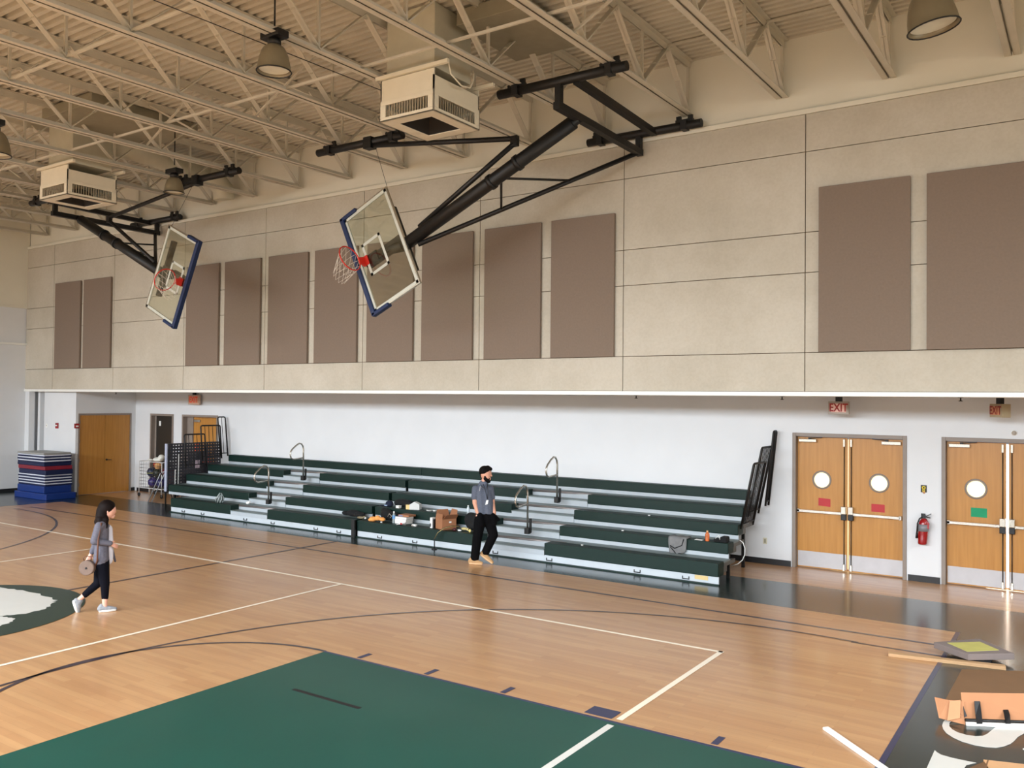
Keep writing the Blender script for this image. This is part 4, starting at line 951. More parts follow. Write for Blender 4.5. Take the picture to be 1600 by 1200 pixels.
# ------------------------------------------------------------------ left end: holed screen, cart, walker, cones
e = empty('holed_screen', (-19.93, 14.3, 0))
A0 = Vector((-19.88, 13.45, 0)); dx_ = Vector((0, 1, 0)); L = 1.66; H_ = 1.62
nrm = Vector((-dx_.y, dx_.x, 0))
m = MB(); NX, NZ = 20, 15; w0 = L/NX; h0 = (H_-.4)/NZ; hs = .30
for i in range(NX):
    for j in range(NZ):
        x0 = i*w0; z0 = .4+j*h0; ax, bx_, az, bz_ = x0+w0*.30, x0+w0*.70, z0+h0*.36, z0+h0*.66
        P_ = lambda x, z: A0+dx_*x+Vector((0, 0, z))
        q = [P_(x0, z0), P_(x0+w0, z0), P_(x0+w0, z0+h0), P_(x0, z0+h0), P_(ax, az), P_(bx_, az), P_(bx_, bz_), P_(ax, bz_)]
        m.add(q, [(0, 1, 5, 4), (1, 2, 6, 5), (2, 3, 7, 6), (3, 0, 4, 7)])
bmw = m.build('holed_panel', M('dark_grey_panel', (52, 50, 56), .5, var=.15, scale=4), e); md = bmw.modifiers.new('s', 'SOLIDIFY'); md.thickness = .006
m = MB(); m.bar(A0, A0+Vector((0, 0, .4)), .03, .03); m.build('screen_leg', BLACKM, e); m = MB(); m.bar(A0+Vector((0, 0, .4)), A0+Vector((0, 0, H_+.01)), .03, .08); m.build('end_post', M('pale_grey_post', (170, 176, 196), .5), e)
m = MB(); m.bar(A0+dx_*L, A0+dx_*L+Vector((0, 0, H_)), .03, .03); m.bar(A0+Vector((0, 0, H_)), A0+dx_*L+Vector((0, 0, H_)), .03, .03); m.bar(A0+Vector((0, 0, .4)), A0+dx_*L+Vector((0, 0, .4)), .03, .03); m.build('screen_frame', M('dark_screen_frame', (60, 58, 62), .5), e)
m = MB(); m.bar(A0+dx_*.35-nrm*.02+Vector((0, 0, .5)), A0+dx_*.35-nrm*.03+Vector((0, 0, 1.35)), .015, .015); m.bar(A0+dx_*.25-nrm*.03+Vector((0, 0, .5)), A0+dx_*.25-nrm*.03+Vector((0, 0, .95)), .015, .015); m.build('white_string', WHITEO, e)
MB().box(-19.87, -19.85, 14.32, 14.44, .95, 1.16).build('hanging_tag', M('pink_tag', (190, 170, 180), .6, var=.4, scale=20), e)
tag(e, 'dark grey holed screen standing at the left end of the bleachers', 'screen')
def cone(c, label, s=1.):
    e = empty('orange_cone', c); MB().lathe([(.14*s, .02), (.10*s, .1*s), (.055*s, .3*s), (.03*s, .36*s), (.001, .36*s)], c, 20).build('cone_body', M('cone_orange', (240, 84, 40), .5), e); MB().box(c[0]-.16*s, c[0]+.16*s, c[1]-.16*s, c[1]+.16*s, c[2], c[2]+.02).build('cone_base', M('cone_orange', (240, 84, 40), .5), e, bevel=.006)
    tag(e, label, 'traffic cone')
q1 = WY(308, 697, 15.0); q2 = WY(324, 714, 15.0)
cone((q1.x, 15.0, q1.z-.16), 'small orange cone seen above the holed screen, the left and higher one', .75)
cone((q2.x, 15.0, q2.z-.14), 'small orange cone seen through the holed screen, the right and lower one', .7)
o = MB().box(q1.x-.35, q2.x+.14, 14.75, 15.15, 0, q2.z-.16).build('storage_box', M('dark_storage_box', (44, 42, 44), .6), bevel=.02); tag(o, 'dark storage box behind the holed screen at the left end', 'storage box')
o2 = MB().box(q1.x-.16, q1.x+.13, 14.86, 15.14, q2.z-.155, q1.z-.165).build('carton', M('dark_carton', (60, 54, 54), .6), bevel=.01); tag(o2, 'dark carton on the storage box under the left orange cone', 'carton')
# ball cart
e = empty('ball_cart', (-22.2, 14.7, 0)); gx0, gx1, gy0, gy1 = -22.62, -21.55, 14.45, 14.95
m = MB()
for x in (gx0, gx1):
    for yy in (gy0, gy1): m.tube([(x, yy, .1), (x, yy, 1.0)], .012, 8)
for z in (.25, 1.0):
    m.tube([(gx0, gy0, z), (gx1, gy0, z), (gx1, gy1, z), (gx0, gy1, z)], .011, 6, closed=True)
m.build('cart_frame', M('white_enamel_tube', (210, 210, 208), .4), e)
m = MB()
for k in range(1, 8):
    z = .25+.75*k/8; m.tube([(gx0, gy0, z), (gx1, gy0, z), (gx1, gy1, z), (gx0, gy1, z)], .004, 4, closed=True)
for k in range(1, 10):
    x = gx0+(gx1-gx0)*k/10; m.tube([(x, gy0, .25), (x, gy0, 1.0)], .004, 4); m.tube([(x, gy1, .25), (x, gy1, 1.0)], .004, 4)
    m.tube([(x, gy0, .25), (x, gy1, .25)], .004, 4)
m.build('wire_mesh', M('dark_wire', (70, 66, 62), .5), e)
for x in (gx0, gx1):
    for yy in (gy0, gy1): MB().lathe([(.001, -.015), (.05, -.015), (.05, .015), (.001, .015)], (x, yy, .05), 14, 'y').build('caster', BLACKP, e)
tag(e, 'wire ball cart full of coloured balls beside the alcove wall', 'ball cart')
balls = [((-22.3, 14.68, .40), .14, (54, 46, 110), 'purple ball low in the wire cart'), ((-21.95, 14.7, .40), .14, (40, 40, 96), 'dark blue ball low in the wire cart'), ((-22.36, 14.68, .68), .14, (24, 40, 70), 'navy ball with yellow stripe in the wire cart'),
         ((-22.05, 14.66, .68), .13, (34, 40, 30), 'dark green ball in the middle of the wire cart'), ((-21.78, 14.7, .68), .13, (96, 30, 40), 'maroon ball at the right of the wire cart'), ((-22.15, 14.7, .9), .11, (150, 50, 34), 'rust red ball near the top of the wire cart'), ((-21.95, 14.6, .88), .10, (226, 170, 110), 'peach coloured ball near the top of the wire cart')]
for i, (c, r, col, lab) in enumerate(balls):
    e = empty('ball', (c[0], c[1], c[2]-r)); MB().sphere(c, r, 20).build('ball_skin', M('ball_paint_%d' % i, col, .4, coat=.2), e); sm_ = MB(); sm_.tube([(c[0]+r*math.cos(R(a)), c[1]+r*math.sin(R(a)), c[2]-.02) for a in range(0, 360, 20)], .006, 5, closed=True); sm_.build('ball_stripe' if i == 2 else 'ball_seam', M('ball_yellow', (216, 206, 40), .5) if i == 2 else BLACKP, e); tag(e, lab, 'ball', 'balls in the wire cart')
o = lump('white_cloth', [(-22.1, 14.7, 1.05, .14, (1.4, .9, .5)), (-22.4, 14.65, 1.03, .08, (1.5, .8, .4)), (-21.95, 14.7, 1.12, .1, (1, .9, .8))], M('off_white_cloth', (224, 224, 214), .9)); tag(o, 'white bundle lying on top of the wire ball cart', 'cloth')
# folding walker frame
e = empty('folding_chair', (-21.0, 13.9, 0))
GT = M('grey_tube', (150, 152, 156), .35, .5)
m = MB(); a = Vector((-21.1, 13.75, .01)); b = Vector((-21.02, 14.05, .75)); c = Vector((-20.75, 14.25, .95)); d_ = Vector((-20.5, 14.25, .96))
m.tube([a, b, c, d_], .014, 8); m.tube([a+Vector((.14, .02, 0)), b+Vector((.14, .02, -.02)), c+Vector((.1, .03, -.06)), d_+Vector((0, .03, -.08))], .014, 8); m.build('front_frame', GT, e)
m = MB(); m.tube([(-20.62, 14.2, .01), (-20.8, 14.1, .5), (-20.98, 14.02, .82)], .012, 8); m.tube([(-21.1, 13.9, .38), (-20.62, 14.2, .36)], .01, 8); m.build('rear_frame', BLACKM, e)
lump('folded_seat', [(-20.72, 14.22, .7, .1, (.6, 1.1, 1.9)), (-20.74, 14.22, .5, .09, (.6, 1.1, 1.6))], M('maroon_seat', (70, 26, 34), .7), e)
tag(e, 'folded chair with grey tubes and maroon seat left of the holed screen', 'folding chair')

# ------------------------------------------------------------------ stacked mats
MB_ = M('navy_mat_vinyl', (14, 26, 66), .45); MBL = M('blue_mat_vinyl', (16, 48, 116), .4); MR_ = M('red_mat_vinyl', (130, 26, 44), .4); MG = M('grey_mat_top', (150, 150, 146), .5); MW = M('white_mat_edge', (210, 214, 226), .5)
z = 0.; layers = [('b', .17), ('b2', .19), ('n', .075), ('n', .075), ('n', .075), ('n', .08), ('t', .135), ('r', .105), ('t', .085), ('n', .07), ('n', .08), ('n', .075), ('g', .055)]
X0m, X1m, Y0m, Y1m = -25.15, -23.72, 12.33, 13.1
tot = len(layers); wn_ = ['lowest', 'second lowest', 'third from the bottom', 'fourth from the bottom', 'fifth from the bottom', 'sixth from the bottom', 'seventh from the bottom', 'eighth from the bottom', 'fifth from the top', 'fourth from the top', 'third from the top', 'second from the top', 'topmost']
for i, (k_, h_) in enumerate(layers):
    ox, oy = random.uniform(-.03, .03), random.uniform(-.02, .02); ex = .0
    if k_ == 'b': ex = .27
    xa, xb, ya, yb_ = X0m+ox, X1m+ox+ex, Y0m+oy-(.06 if k_ == 'b' else 0), Y1m+oy
    e = empty('gym_mat', ((xa+xb)/2, (ya+yb_)/2, z))
    main = {'b': MBL, 'b2': MBL, 'n': MB_, 't': MB_, 'r': MR_, 'g': MG}[k_]
    if k_ == 'n':
        MB().box(xa, xb, ya, yb_, z, z+h_*.56).build('mat_body', main, e, bevel=.012)
        MB().box(xa+.01, xb-.01, ya+.01, yb_-.01, z+h_*.56, z+h_).build('mat_edge_band', MW, e, bevel=.01)
    else:
        MB().box(xa, xb, ya, yb_, z, z+h_).build('mat_body', main, e, bevel=.015)
        MB().box(xa+.05, xb-.05, ya-.004, ya+.002, z+h_*.45, z+h_*.55).build('mat_seam', main, e)
    z += h_
    desc = {'b': 'wide bright blue', 'b2': 'bright blue', 'n': 'navy and white banded', 't': 'plain navy', 'r': 'dark red', 'g': 'grey topped'}[k_]
    tag(e, '%s gym mat, %s of the stack by the corner' % (desc, wn_[i]), 'gym mat', 'stacked gym mats')

# ------------------------------------------------------------------ litter in the right foreground
WD = M('pale_lumber', (184, 148, 108), .7, var=.1, scale=6, stretch=(1, 12, 12))
m = MB(); a = WZ(1388, 1019, .04); b = WZ(1571, 1040, .04); m.bar((a.x, a.y, .02), (b.x, b.y, .02), .09, .038); o = m.build('wood_plank', WD, bevel=.003); tag(o, 'pale wooden plank on the floor in front of the grey padded board', 'plank')
m = MB(); a = WZ(1290, 1136, .02); b = WZ(1400, 1212, .02); m.bar((a.x, a.y, .012), (b.x, b.y, .012), .055, .022); o = m.build('white_board', M('white_lumber', (250, 248, 240), .5, var=.01), bevel=.002); tag(o, 'narrow white board on the court near the bottom right', 'board')
e = empty('padded_board', (-1.1, 11.2, 0))
zt = .12
c1, c2, c3, c4 = [WZ(u, v, zt) for u, v in ((1459, 1003), (1513, 1022), (1585, 1021), (1531, 998))]
lowz = (.02, .03, .07, .05)
tp = [Vector((p.x, p.y, zt)) for p in (c1, c2, c3, c4)]
m = MB(); cen = sum(tp, Vector())/4
m.add([Vector((p.x, p.y, zt-.07)) for p in tp]+tp, [(3, 2, 1, 0), (4, 5, 6, 7), (0, 1, 5, 4), (1, 2, 6, 5), (2, 3, 7, 6), (3, 0, 4, 7)])
m.build('board_body', M('grey_foam', (128, 116, 112), .85), e, bevel=.006)
y4 = [WZ(u, v, zt+.001) for u, v in ((1480, 1004.5), (1511, 1018), (1561, 1016), (1531, 1003))]
m = MB(); m.add([Vector((p.x, p.y, zt)) for p in y4]+[Vector((p.x, p.y, zt+.004)) for p in y4], [(3, 2, 1, 0), (4, 5, 6, 7), (0, 1, 5, 4), (1, 2, 6, 5), (2, 3, 7, 6), (3, 0, 4, 7)]); m.build('yellow_pad', M('yellow_pad', (190, 184, 104), .8), e)
m = MB(); m.box(cen.x-.0, cen.x+.18, cen.y-.14, cen.y+.1, 0, zt-.07); m.build('support_block', BLACKP, e)
tag(e, 'grey padded board with a pale yellow square, propped near the right doors', 'padded board')
# cardboard sheet
q = [WZ(u, v, .006) for u, v in ((1503, 1046), (1478, 1092), (1468, 1120), (1640, 1130), (1640, 1050))]
m = MB(); m.prism([(p.x, p.y) for p in q], .003, .009); o = m.build('cardboard_sheet', CARDD); tag(o, 'large flat brown cardboard sheet on the floor at the right edge', 'cardboard')
# long cardboard tray with black frame
e = empty('cardboard_tray', (-.6, 9.0, 0))
A = WZ(1508, 1131, .01); A.z = 0; Bq = WZ(1660, 1136, .01); Bq.z = 0
dx = (Bq-A).normalized(); ny = Vector((-dx.y, dx.x, 0))
zt1 = HIT(1503, 1083, A+ny*.12, ny).z
def quad3(pts, name, mat, t=.005):
    pts = [Vector(p) for p in pts]; n_ = (pts[1]-pts[0]).cross(pts[-1]-pts[0]).normalized()*t
    k = len(pts); m = MB(); m.add(pts+[p+n_ for p in pts], [tuple(range(k)), tuple(range(2*k-1, k-1, -1))]+[(i, (i+1) % k, (i+1) % k+k, i+k) for i in range(k)]); return m.build(name, mat, e)
P2 = lambda u, v, off: HIT(u, v, A+ny*off, ny)
quad3([A+ny*.03, Bq+ny*.03, P2(1660, 1084, .16), P2(1560, 1083, .15), P2(1501, 1082, .14)], 'tray_back', CARD2)
quad3([A+Vector((0, 0, .0)), A+ny*.03+Vector((0, 0, .06)), P2(1507, 1096, .10), P2(1482, 1094, .12), P2(1460, 1089, .2), P2(1467, 1122, .06)], 'tray_end_flap', CARD2)
quad3([P2(1484, 1095, .105), P2(1501, 1094, .085), P2(1500, 1122, .01), P2(1480, 1126, .02)], 'tray_fold', M('cardboard_light', (196, 142, 102), .85))
f = MB(); f.tube([A+ny*.0+Vector((0, 0, .045)), Bq+Vector((0, 0, .045))], .013, 10); f.build('black_tube', BLACKM, e)
w_ = MB(); w_.bar(A-ny*.02+Vector((0, 0, .018)), Bq-ny*.02+Vector((0, 0, .018)), .02, .03); w_.build('white_strip', WHITEO, e)
for u0, u1, v0 in ((1522, 1532, 1096), (1567, 1576, 1109)):
    a0, a1 = P2(u0, 1120, .035), P2(u1, 1120, .035); t0, t1 = P2(u0, v0, .09), P2(u1-1, v0, .09)
    quad3([P2(u0+4, 1131, -.035), P2(u1+3, 1131, -.035), P2(u1+2, 1118, .03), t1, t0, P2(u0+2, 1118, .03)], 'black_strap', BLACKP, .006)
quad3([P2(1505, 1103, .06), P2(1511, 1119, .02), P2(1507, 1121, .015)], 'black_strap', BLACKP, .006)
tag(e, 'long opened cardboard tray holding a black tube and white strip at the right edge', 'cardboard tray')
e = empty('cardboard_box', (-.7, 7.5, 0)); a = WZ(1545, 1188, .10); b = WZ(1640, 1194, .10)
m = MB(); m.bar((a.x, a.y-.12, .05), (b.x+.2, b.y-.12, .05), .24, .10); m.build('box_body', M('cardboard_tan', (200, 154, 110), .85), e); m = MB(); m.add([(a.x, a.y, .10), (a.x, a.y-.24, .10), (a.x-.14, a.y-.20, .03), (a.x-.12, a.y-.05, .03)], [(0, 1, 2, 3)]); o = m.build('box_flap', CARDD, e); o.modifiers.new('s', 'SOLIDIFY').thickness = .005
tag(e, 'small cardboard box cut off by the bottom right corner', 'cardboard box')

# ------------------------------------------------------------------ people
SKIN = M('skin', (206, 150, 124), .5, var=.04, scale=14); SKIN2 = M('skin_light', (226, 172, 150), .5, var=.04, scale=14)
HAIR = M('black_hair', (12, 9, 8), .7, spec=.12, var=.3, scale=40, stretch=(1, 1, .1)); HAIRB = M('dark_brown_hair', (20, 11, 9), .65, spec=.12, var=.35, scale=40, stretch=(1, 1, .1))
def hand(m, w0, dirv, side, palm_n, s=1.):
    """palm, four unequal bent fingers and a thumb leaving the side of the palm"""
    d = Vector(dirv).normalized(); sd = Vector(side).normalized(); pn = Vector(palm_n).normalized(); w0 = Vector(w0)
    for k in (-1, 0, 1): caps(m, w0+sd*.014*k*s, w0+d*.075*s+sd*.020*k*s, .017*s, .014*s, 8)
    for k, L in ((-1.5, .060), (-.5, .074), (.5, .080), (1.5, .072)):
        a = w0+d*.080*s+sd*.0185*k*s; b = a+(d*.8+pn*.45)*L*.5*s; c = b+(d*.45+pn*.85)*L*.5*s
        caps(m, a, b, .0095*s, .0088*s, 8); caps(m, b, c, .0088*s, .0075*s, 8)
    a = w0+d*.025*s+sd*.030*s; b = a+(d*.6+sd*.7+pn*.2)*.035*s; c = b+(d*.9+pn*.4)*.032*s
    caps(m, a, b, .012*s, .010*s, 8); caps(m, b, c, .010*s, .0085*s, 8)
def person(base, F, px0, figure):
    pass
# --- woman, walking to the right in profile
wb = Vector((-10.95, 6.45, 0)); Lc = Vector((wb.x, wb.y, 0)).normalized()*-1   # toward the camera
Fw = Vector((-Lc.y, Lc.x, 0))
if Fw.x < 0: Fw = -Fw
U = Vector((0, 0, 1))
def W(u, v, a=0.): return HIT(u, v, wb+Lc*a, Lc)
wo = empty('person', wb)
m = MB()
# legs
caps(m, W(160, 876, .07), W(163.5, 914, .06), .078, .05); caps(m, W(163.5, 914, .06), W(164, 947, .05), .048, .032)     # front leg (near side)
caps(m, W(158, 876, -.07), W(153, 911, -.06), .078, .05); caps(m, W(153, 911, -.06), W(127, 934, -.06), .048, .032)       # trailing leg
caps(m, W(164, 947, .05), W(164, 953, .05), .030, .034); caps(m, W(164, 953, .05), W(175, 956, .05), .030, .022)
caps(m, W(127, 934, -.06), W(119, 941, -.06), .032, .032); caps(m, W(119, 941, -.06), W(121, 953, -.06), .032, .026)
# torso, neck
for s_ in (-1, 1):
    caps(m, W(160, 873, .055*s_), W(160.5, 855, .045*s_), .085, .070); caps(m, W(160.5, 855, .045*s_), W(160, 828, .06*s_), .070, .078)
    caps(m, W(160, 828, .06*s_), W(160, 822, .12*s_), .07, .045)
caps(m, W(162, 822), W(167, 806), .045, .042)
# head with face
hc = W(169.5, 797)
m.sphere(hc, .092, 18, (1, 1, 1.18)); caps(m, W(172, 801), W(175.5, 806), .062, .036); m.sphere(W(179, 800.5), .013, 10); caps(m, W(178.6, 797), W(180.6, 800.2), .009, .012, 8)
caps(m, W(178, 803.6), W(178.8, 803.6), .011, .010, 8); caps(m, W(178, 806), W(177.8, 806), .012, .012, 8)
m.sphere(W(167.5, 799, .085), .022, 10, (1, .5, 1.2))
# right arm (near side) bent across the front, left arm hanging behind
caps(m, W(155, 822, .15), W(147, 846, .17), .045, .036); caps(m, W(147, 846, .17), W(173, 849, .14), .036, .024)
hand(m, W(173.5, 849.5, .14), (W(181, 853, .1)-W(173, 849, .14)), U, -Lc, .9)
caps(m, W(158, 824, -.15), W(150, 848, -.17), .045, .036); caps(m, W(150, 848, -.17), W(141, 868, -.14), .034, .024)
hand(m, W(141, 868, -.14), (W(137, 876, -.14)-W(141, 868, -.14)), Fw, Fw, .9)
m.build('body', SKIN2, wo, rem=.007, smooth_it=2)
# eyes, brows and lips
for s_ in (1, -1):
    MB().sphere(W(178.2, 796.6, .030*s_), .009, 10).build('eye', WHITEO, wo); MB().sphere(W(179.1, 796.7, .031*s_), .0055, 8).build('iris', HAIR, wo); MB().bar(W(177.2, 794.4, .022*s_), W(178.3, 794.2, .044*s_), .006, .005).build('eyebrow', HAIR, wo)
m = MB(); caps(m, W(179.6, 803.6, -.012), W(179.6, 803.6, .012), .0055, .0055, 8); m.build('lips', M('lips_pink', (170, 84, 80), .5), wo)
# hair
m = MB(); m.sphere(W(166.5, 793.5), .108, 18, (1, 1, 1.03)); m.sphere(W(171, 788.5), .07, 14, (1, 1, .7)); caps(m, W(160, 797, .02), W(159, 815, .03), .075, .085); caps(m, W(159, 815, .05), W(161, 828, .09), .08, .05)
caps(m, W(157, 815, -.06), W(156, 826, -.08), .08, .045); caps(m, W(164, 812, .08), W(164, 832, .12), .05, .022); caps(m, W(157, 812, .07), W(156, 822, .11), .06, .035)
m.build('hair', HAIRB, wo, rem=.010, smooth_it=3)
# clothing
JK = M('heather_grey_jacket', (94, 93, 104), .9, var=.14, scale=45); LEG = M('navy_leggings', (10, 11, 20), .9, spec=.12, var=.1); TEE = M('white_tee', (222, 222, 232), .8)
m = MB()
for s_ in (-1, 1):
    caps(m, W(158, 874, .07*s_), W(159, 852, .055*s_), .10, .085); caps(m, W(159, 852, .055*s_), W(159, 828, .07*s_), .085, .090); caps(m, W(159, 828, .065*s_), W(159, 821, .13*s_), .078, .055)
caps(m, W(155, 822, .15), W(147, 846, .17), .058, .048); caps(m, W(147, 846, .17), W(172, 849, .14), .048, .036)
caps(m, W(158, 824, -.15), W(150, 848, -.17), .058, .046); caps(m, W(150, 848, -.17), W(143.5, 863, -.14), .044, .034)
caps(m, W(163, 817, .05), W(167, 822, .05), .04, .035); caps(m, W(166, 820, -.07), W(173, 850, -.09), .03, .022); caps(m, W(173, 850, -.09), W(180, 877, -.10), .022, .015)
m.build('jacket', JK, wo, rem=.009, smooth_it=3)
m = MB(); caps(m, W(169, 826, .0), W(170, 850, .0), .055, .06); caps(m, W(170, 850, .0), W(170, 873, .0), .06, .055); caps(m, W(160, 875, .0), W(168, 875, 0), .085, .07)
m.build('tee_shirt', TEE, wo, rem=.009, smooth_it=3)
m = MB()
for s_ in (-1, 1): caps(m, W(158.5, 876, .06*s_), W(159, 884, .06*s_), .098, .09)
caps(m, W(160, 880, .07), W(164, 914, .06), .088, .060); caps(m, W(164, 914, .06), W(164, 934, .05), .058, .044)
caps(m, W(158, 880, -.07), W(153.5, 911, -.06), .088, .060); caps(m, W(153.5, 911, -.06), W(133, 929, -.06), .058, .044)
m.build('leggings', LEG, wo, rem=.009, smooth_it=2)
SH = M('grey_knit_shoe', (140, 142, 146), .9, var=.15, scale=40); SO = M('white_sole', (232, 228, 220), .6)
def shoe(heel, toe, upv, name='shoe', s=1.):
    heel = Vector(heel); toe = Vector(toe); d = (toe-heel).normalized(); u_ = Vector(upv); u_ = (u_-d*u_.dot(d)).normalized()
    L_ = (toe-heel).length
    m = MB(); caps(m, heel+u_*.05*s, heel+d*L_*.25+u_*.065*s, .038*s, .042*s); caps(m, heel+d*L_*.25+u_*.055*s, heel+d*L_*.62+u_*.04*s, .042*s, .040*s); caps(m, heel+d*L_*.62+u_*.04*s, heel+d*L_*.92+u_*.032*s, .040*s, .028*s)
    caps(m, heel+u_*.06*s, heel+u_*.09*s+d*.02, .036*s, .036*s)
    o = m.build(name, SHm, cur, rem=.007, smooth_it=2)
    m = MB(); sdv = d.cross(u_)
    for k in (-1, 1): caps(m, heel+u_*.018*s+sdv*.014*k, heel+d*L_*.55+u_*.018*s+sdv*.024*k, .020*s, .020*s); caps(m, heel+d*L_*.55+u_*.018*s+sdv*.024*k, heel+d*L_*.93+u_*.02*s+sdv*.008*k, .020*s, .019*s)
    m.build('sole', SOm, o if False else cur, rem=.007, smooth_it=1)
SHm, SOm, cur = SH, SO, wo
hz = W(156, 957, .05); hz.z = .0
shoe(hz, hz+Fw*.20, U, 'shoe', .9)
shoe(W(113, 941, -.06), W(118.5, 957.5, -.06)+Vector((0, 0, .0)), Fw*1.0+U*.55, 'shoe', 1.0)
tag(wo, 'person with long dark hair, grey jacket and black leggings walking across the court', 'person')
# handbag
hb = empty('handbag', W(137, 897, .05)); c = W(136.5, 887, .10)
ax = (Lc*.92-Fw*.38).normalized()
def disc(m, c0, ax, r, t, n=24):
    x = ax.cross(U).normalized(); y = x.cross(ax)
    vs = []
    for q_, rr in ((-t/2, r*.9), (-t/2+.008, r), (t/2-.008, r), (t/2, r*.9)):
        for k in range(n): vs.append(c0+ax*q_+x*rr*math.cos(2*math.pi*k/n)+y*rr*math.sin(2*math.pi*k/n))
    fs = [(i*n+k, i*n+(k+1) % n, (i+1)*n+(k+1) % n, (i+1)*n+k) for i in range(3) for k in range(n)]+[tuple(range(n))[::-1], tuple(range(3*n, 4*n))]
    m.add(vs, fs); return m
disc(MB(), c, ax, .098, .075).build('bag_body', M('taupe_leather', (112, 92, 80), .6, var=.1, scale=20), hb)
disc(MB(), c+ax*.039, ax, .014, .01, 12).build('bag_clasp', BLACKP, hb)
m = MB(); m.tube([c+U*.09-Fw*.04, c+U*.135-Fw*.05, c+U*.15, c+U*.135+Fw*.05, c+U*.09+Fw*.04], .006, 6); m.build('bag_handle', M('brown_leather', (96, 60, 44), .6), hb)
m = MB(); m.tube([c+Fw*.09, W(152, 876, .175), W(152.5, 860, .225), W(153.5, 842, .20), W(158, 818, .19), W(163, 815, .06)], .012, 6); m.build('shoulder_strap', M('brown_leather', (96, 60, 44), .6), hb)
tag(hb, 'round taupe handbag hanging at the hip of the walking person in grey', 'handbag')

# --- man, standing cross-stepped with hands in pockets
mb_ = Vector((-8.83, 12.18, 0)); Lm = Vector((-mb_.x, -mb_.y, 0)).normalized(); Fm = Vector((-Lm.y, Lm.x, 0))
if Fm.x < 0: Fm = -Fm
def V(u, v, a=0.): return HIT(u, v, mb_+Lm*a, Lm)
mo = empty('person', mb_)
m = MB()
caps(m, V(750, 808, .04), V(745, 842, .06), .085, .060); caps(m, V(745, 842, .06), V(742, 873, .05), .058, .038)
caps(m, V(763, 808, -.04), V(771, 836, .06), .085, .060); caps(m, V(771, 836, .06), V(757, 868, .0), .058, .038)
caps(m, V(742, 873, .05), V(744, 880, .05), .038, .034); caps(m, V(757, 868, 0), V(760, 873, .02), .036, .034)
for k in (-1, 1):
    caps(m, V(757+4.5*k, 806), V(757+4*k, 786), .085, .085); caps(m, V(757+4*k, 786), V(755+4.5*k, 766), .085, .085); caps(m, V(755+5*k, 766), V(754+9*k, 765), .062, .045)
caps(m, V(755, 761), V(757, 750), .055, .052)
hc = V(759.5, 740)
m.sphere(hc, .100, 18, (1, 1, 1.18)); caps(m, V(761, 745, .03), V(763.5, 749, .04), .066, .042); caps(m, V(766.6, 741, .04), V(768.2, 743.6, .04), .011, .015, 8); m.sphere(V(753.6, 742, .06), .022, 10, (1, .6, 1.2))
caps(m, V(766, 747), V(766.5, 747), .012, .012, 8)
caps(m, V(742.5, 764, .02), V(742, 786, .04), .054, .044); caps(m, V(742, 786, .04), V(747, 804, .07), .042, .030)
hand(m, V(747, 804, .07), V(751, 813, .06)-V(747, 804, .07), Fm, -Lm, 1.0)
caps(m, V(767, 763, -.03), V(769.5, 785, -.02), .052, .044); caps(m, V(769.5, 785, -.02), V(772.5, 801, .04), .040, .030)
hand(m, V(772.5, 801, .04), V(772, 811, .03)-V(772.5, 801, .04), -Fm, -Lm, 1.0)
m.build('body', SKIN, mo, rem=.008, smooth_it=2)
for k in (0, 1):
    MB().sphere(V(764.5+2.6*k, 739.5, .055-.03*k), .010, 10).build('eye', WHITEO, mo); MB().sphere(V(764.9+2.6*k, 739.8, .062-.03*k), .006, 8).build('iris', HAIR, mo); MB().bar(V(763.4+3*k, 737.2, .07-.03*k), V(765.4+2.6*k, 737.0, .065-.03*k), .007, .006).build('eyebrow', HAIR, mo)
m = MB(); m.sphere(V(757.5, 735.5), .106, 16, (1, 1, .85)); m.sphere(V(755.3, 737.5, -.02), .080, 14); caps(m, V(756.0, 735, .075), V(756.4, 739, .085), .034, .018); caps(m, V(753.5, 736), V(754, 743, -.02), .06, .045); caps(m, V(762, 731.5, .02), V(766.5, 733, .02), .05, .035); caps(m, V(757, 734, .04), V(756.5, 738, .06), .06, .03)
m.build('hair', HAIR, mo, rem=.009, smooth_it=3)
m = MB(); caps(m, V(757.8, 745, .085), V(758.8, 749, .08), .018, .024); caps(m, V(758.5, 748, .075), V(763.5, 752, .05), .034, .036); caps(m, V(763.5, 751.5, .05), V(765.5, 749.5, .04), .032, .024); caps(m, V(764.5, 745.2, .07), V(767.6, 745, .04), .008, .008, 8); caps(m, V(764, 747, .065), V(764.2, 749, .065), .016, .018, 8)
m.build('beard', HAIR, mo, rem=.007, smooth_it=2)
POLO = M('heather_slate_polo', (84, 90, 104), .9, var=.12, scale=45); TRO = M('black_trousers', (7, 7, 9), .95, spec=.12, var=.15)
m = MB()
for k in (-1, 1):
    caps(m, V(757.5+4.5*k, 802), V(757+4.5*k, 786), .108, .108); caps(m, V(757+4.5*k, 786), V(755+5*k, 768), .108, .098); caps(m, V(755+4*k, 764.5), V(754.5+9.3*k, 764.5), .092, .070)
caps(m, V(743.5, 764, .02), V(742, 777, .03), .070, .064); caps(m, V(766, 764, -.02), V(768.5, 777, -.02), .066, .060)
caps(m, V(753, 756), V(758, 756, .02), .058, .058)
m.build('polo_shirt', POLO, mo, rem=.010, smooth_it=3)
m = MB(); m.tube([V(750, 757, .09), V(753, 762, .10), V(757.5, 765, .105), V(760.5, 757, .085)], .012, 6); m.build('collar', POLO, mo)
MB().bar(V(750.2, 759.5, .118), V(749.6, 767, .118), .008, .004).build('shoulder_piping', WHITEO, mo)
m = MB()
for k in (-1, 1): caps(m, V(757+4.5*k, 803), V(757+5.5*k, 812), .110, .108)
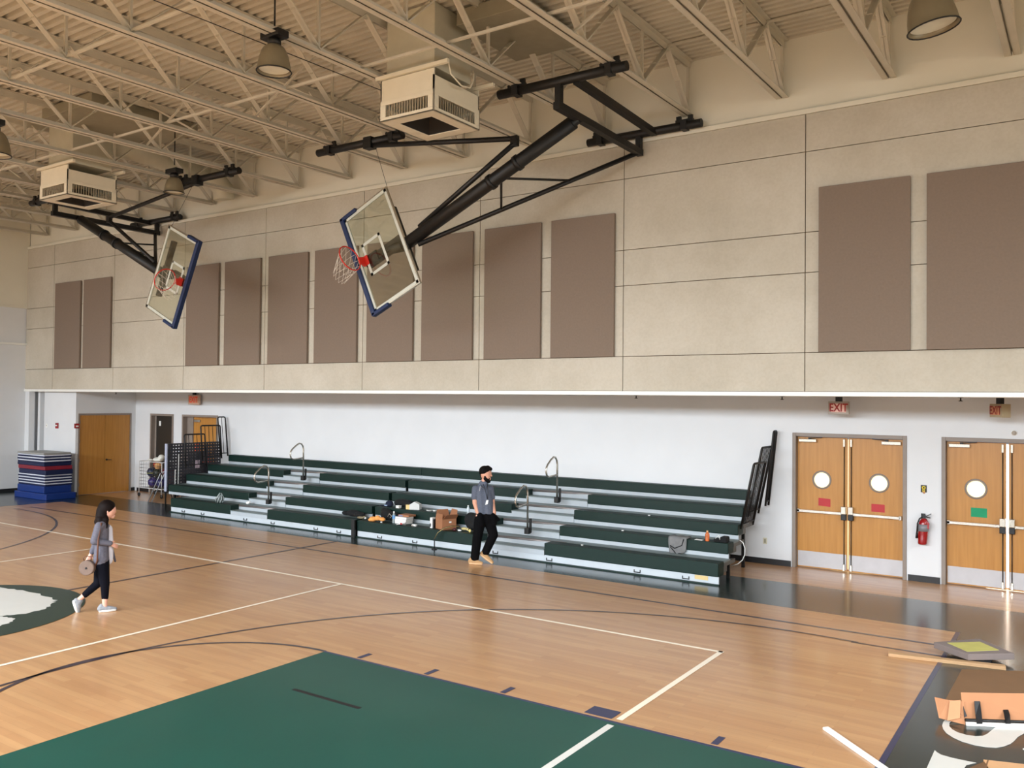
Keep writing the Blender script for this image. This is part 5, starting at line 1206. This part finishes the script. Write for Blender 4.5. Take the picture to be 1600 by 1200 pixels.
caps(m, V(750, 812, .04), V(745.5, 842, .06), .105, .085); caps(m, V(745.5, 842, .06), V(742, 871, .05), .084, .078)
caps(m, V(764, 812, -.02), V(771, 836, .06), .105, .085); caps(m, V(771, 836, .06), V(758.5, 863, .01), .084, .072)
caps(m, V(750, 806, .10), V(752, 820, .08), .055, .06); caps(m, V(770, 806, .05), V(772, 817, .05), .055, .055); caps(m, V(773, 807, .02), V(779, 812, .02), .04, .03)
m.build('trousers', TRO, mo, rem=.010, smooth_it=2)
m = MB(); m.tube([V(747.4, 803, .07)+Vector((.036*math.cos(R(a)), .036*math.sin(R(a)), 0)) for a in range(0, 360, 30)], .008, 6, closed=True); m.build('black_wristband', BLACKP, mo)
m = MB(); m.tube([V(748, 805.5, .07)+Vector((.037*math.cos(R(a)), .037*math.sin(R(a)), 0)) for a in range(0, 360, 30)], .005, 6, closed=True); m.build('white_wristband', WHITEO, mo)
m = MB(); m.tube([V(755, 756, .10), V(759, 770, .128), V(761.5, 780, .130)], .005, 6); m.tube([V(761, 756, .09), V(762.5, 770, .125), V(761.5, 780, .13)], .005, 6); o = m.build('lanyard', BLACKP, mo)
c = V(760.5, 785, .128); MB().add([c+Fm*a+U*b+Lm*q_ for q_ in (0, .004) for a, b in ((-.025, -.04), (.018, -.03), (.03, .04), (-.008, .036))], [(0, 1, 2, 3), (7, 6, 5, 4), (0, 4, 5, 1), (1, 5, 6, 2), (2, 6, 7, 3), (3, 7, 4, 0)]).build('name_badge', WHITEO, o if False else mo)
SHm, SOm, cur = M('tan_suede_shoe', (176, 138, 96), .9, var=.06, scale=20), M('tan_sole', (206, 170, 128), .7), mo
h1 = V(734.5, 878, .04); h1.z = 0
shoe(h1, h1+(Fm*.93+Lm*.36)*.235, U, 'shoe', .98)
t1 = WZ(769, 882); t1 = Vector((t1.x, t1.y, .0)); h2 = V(750.5, 868, .02)
shoe(h2, t1, U+Fm*.8, 'shoe', .95)
tag(mo, 'bearded person in grey polo and black trousers standing before the bleachers, hands in pockets', 'person')
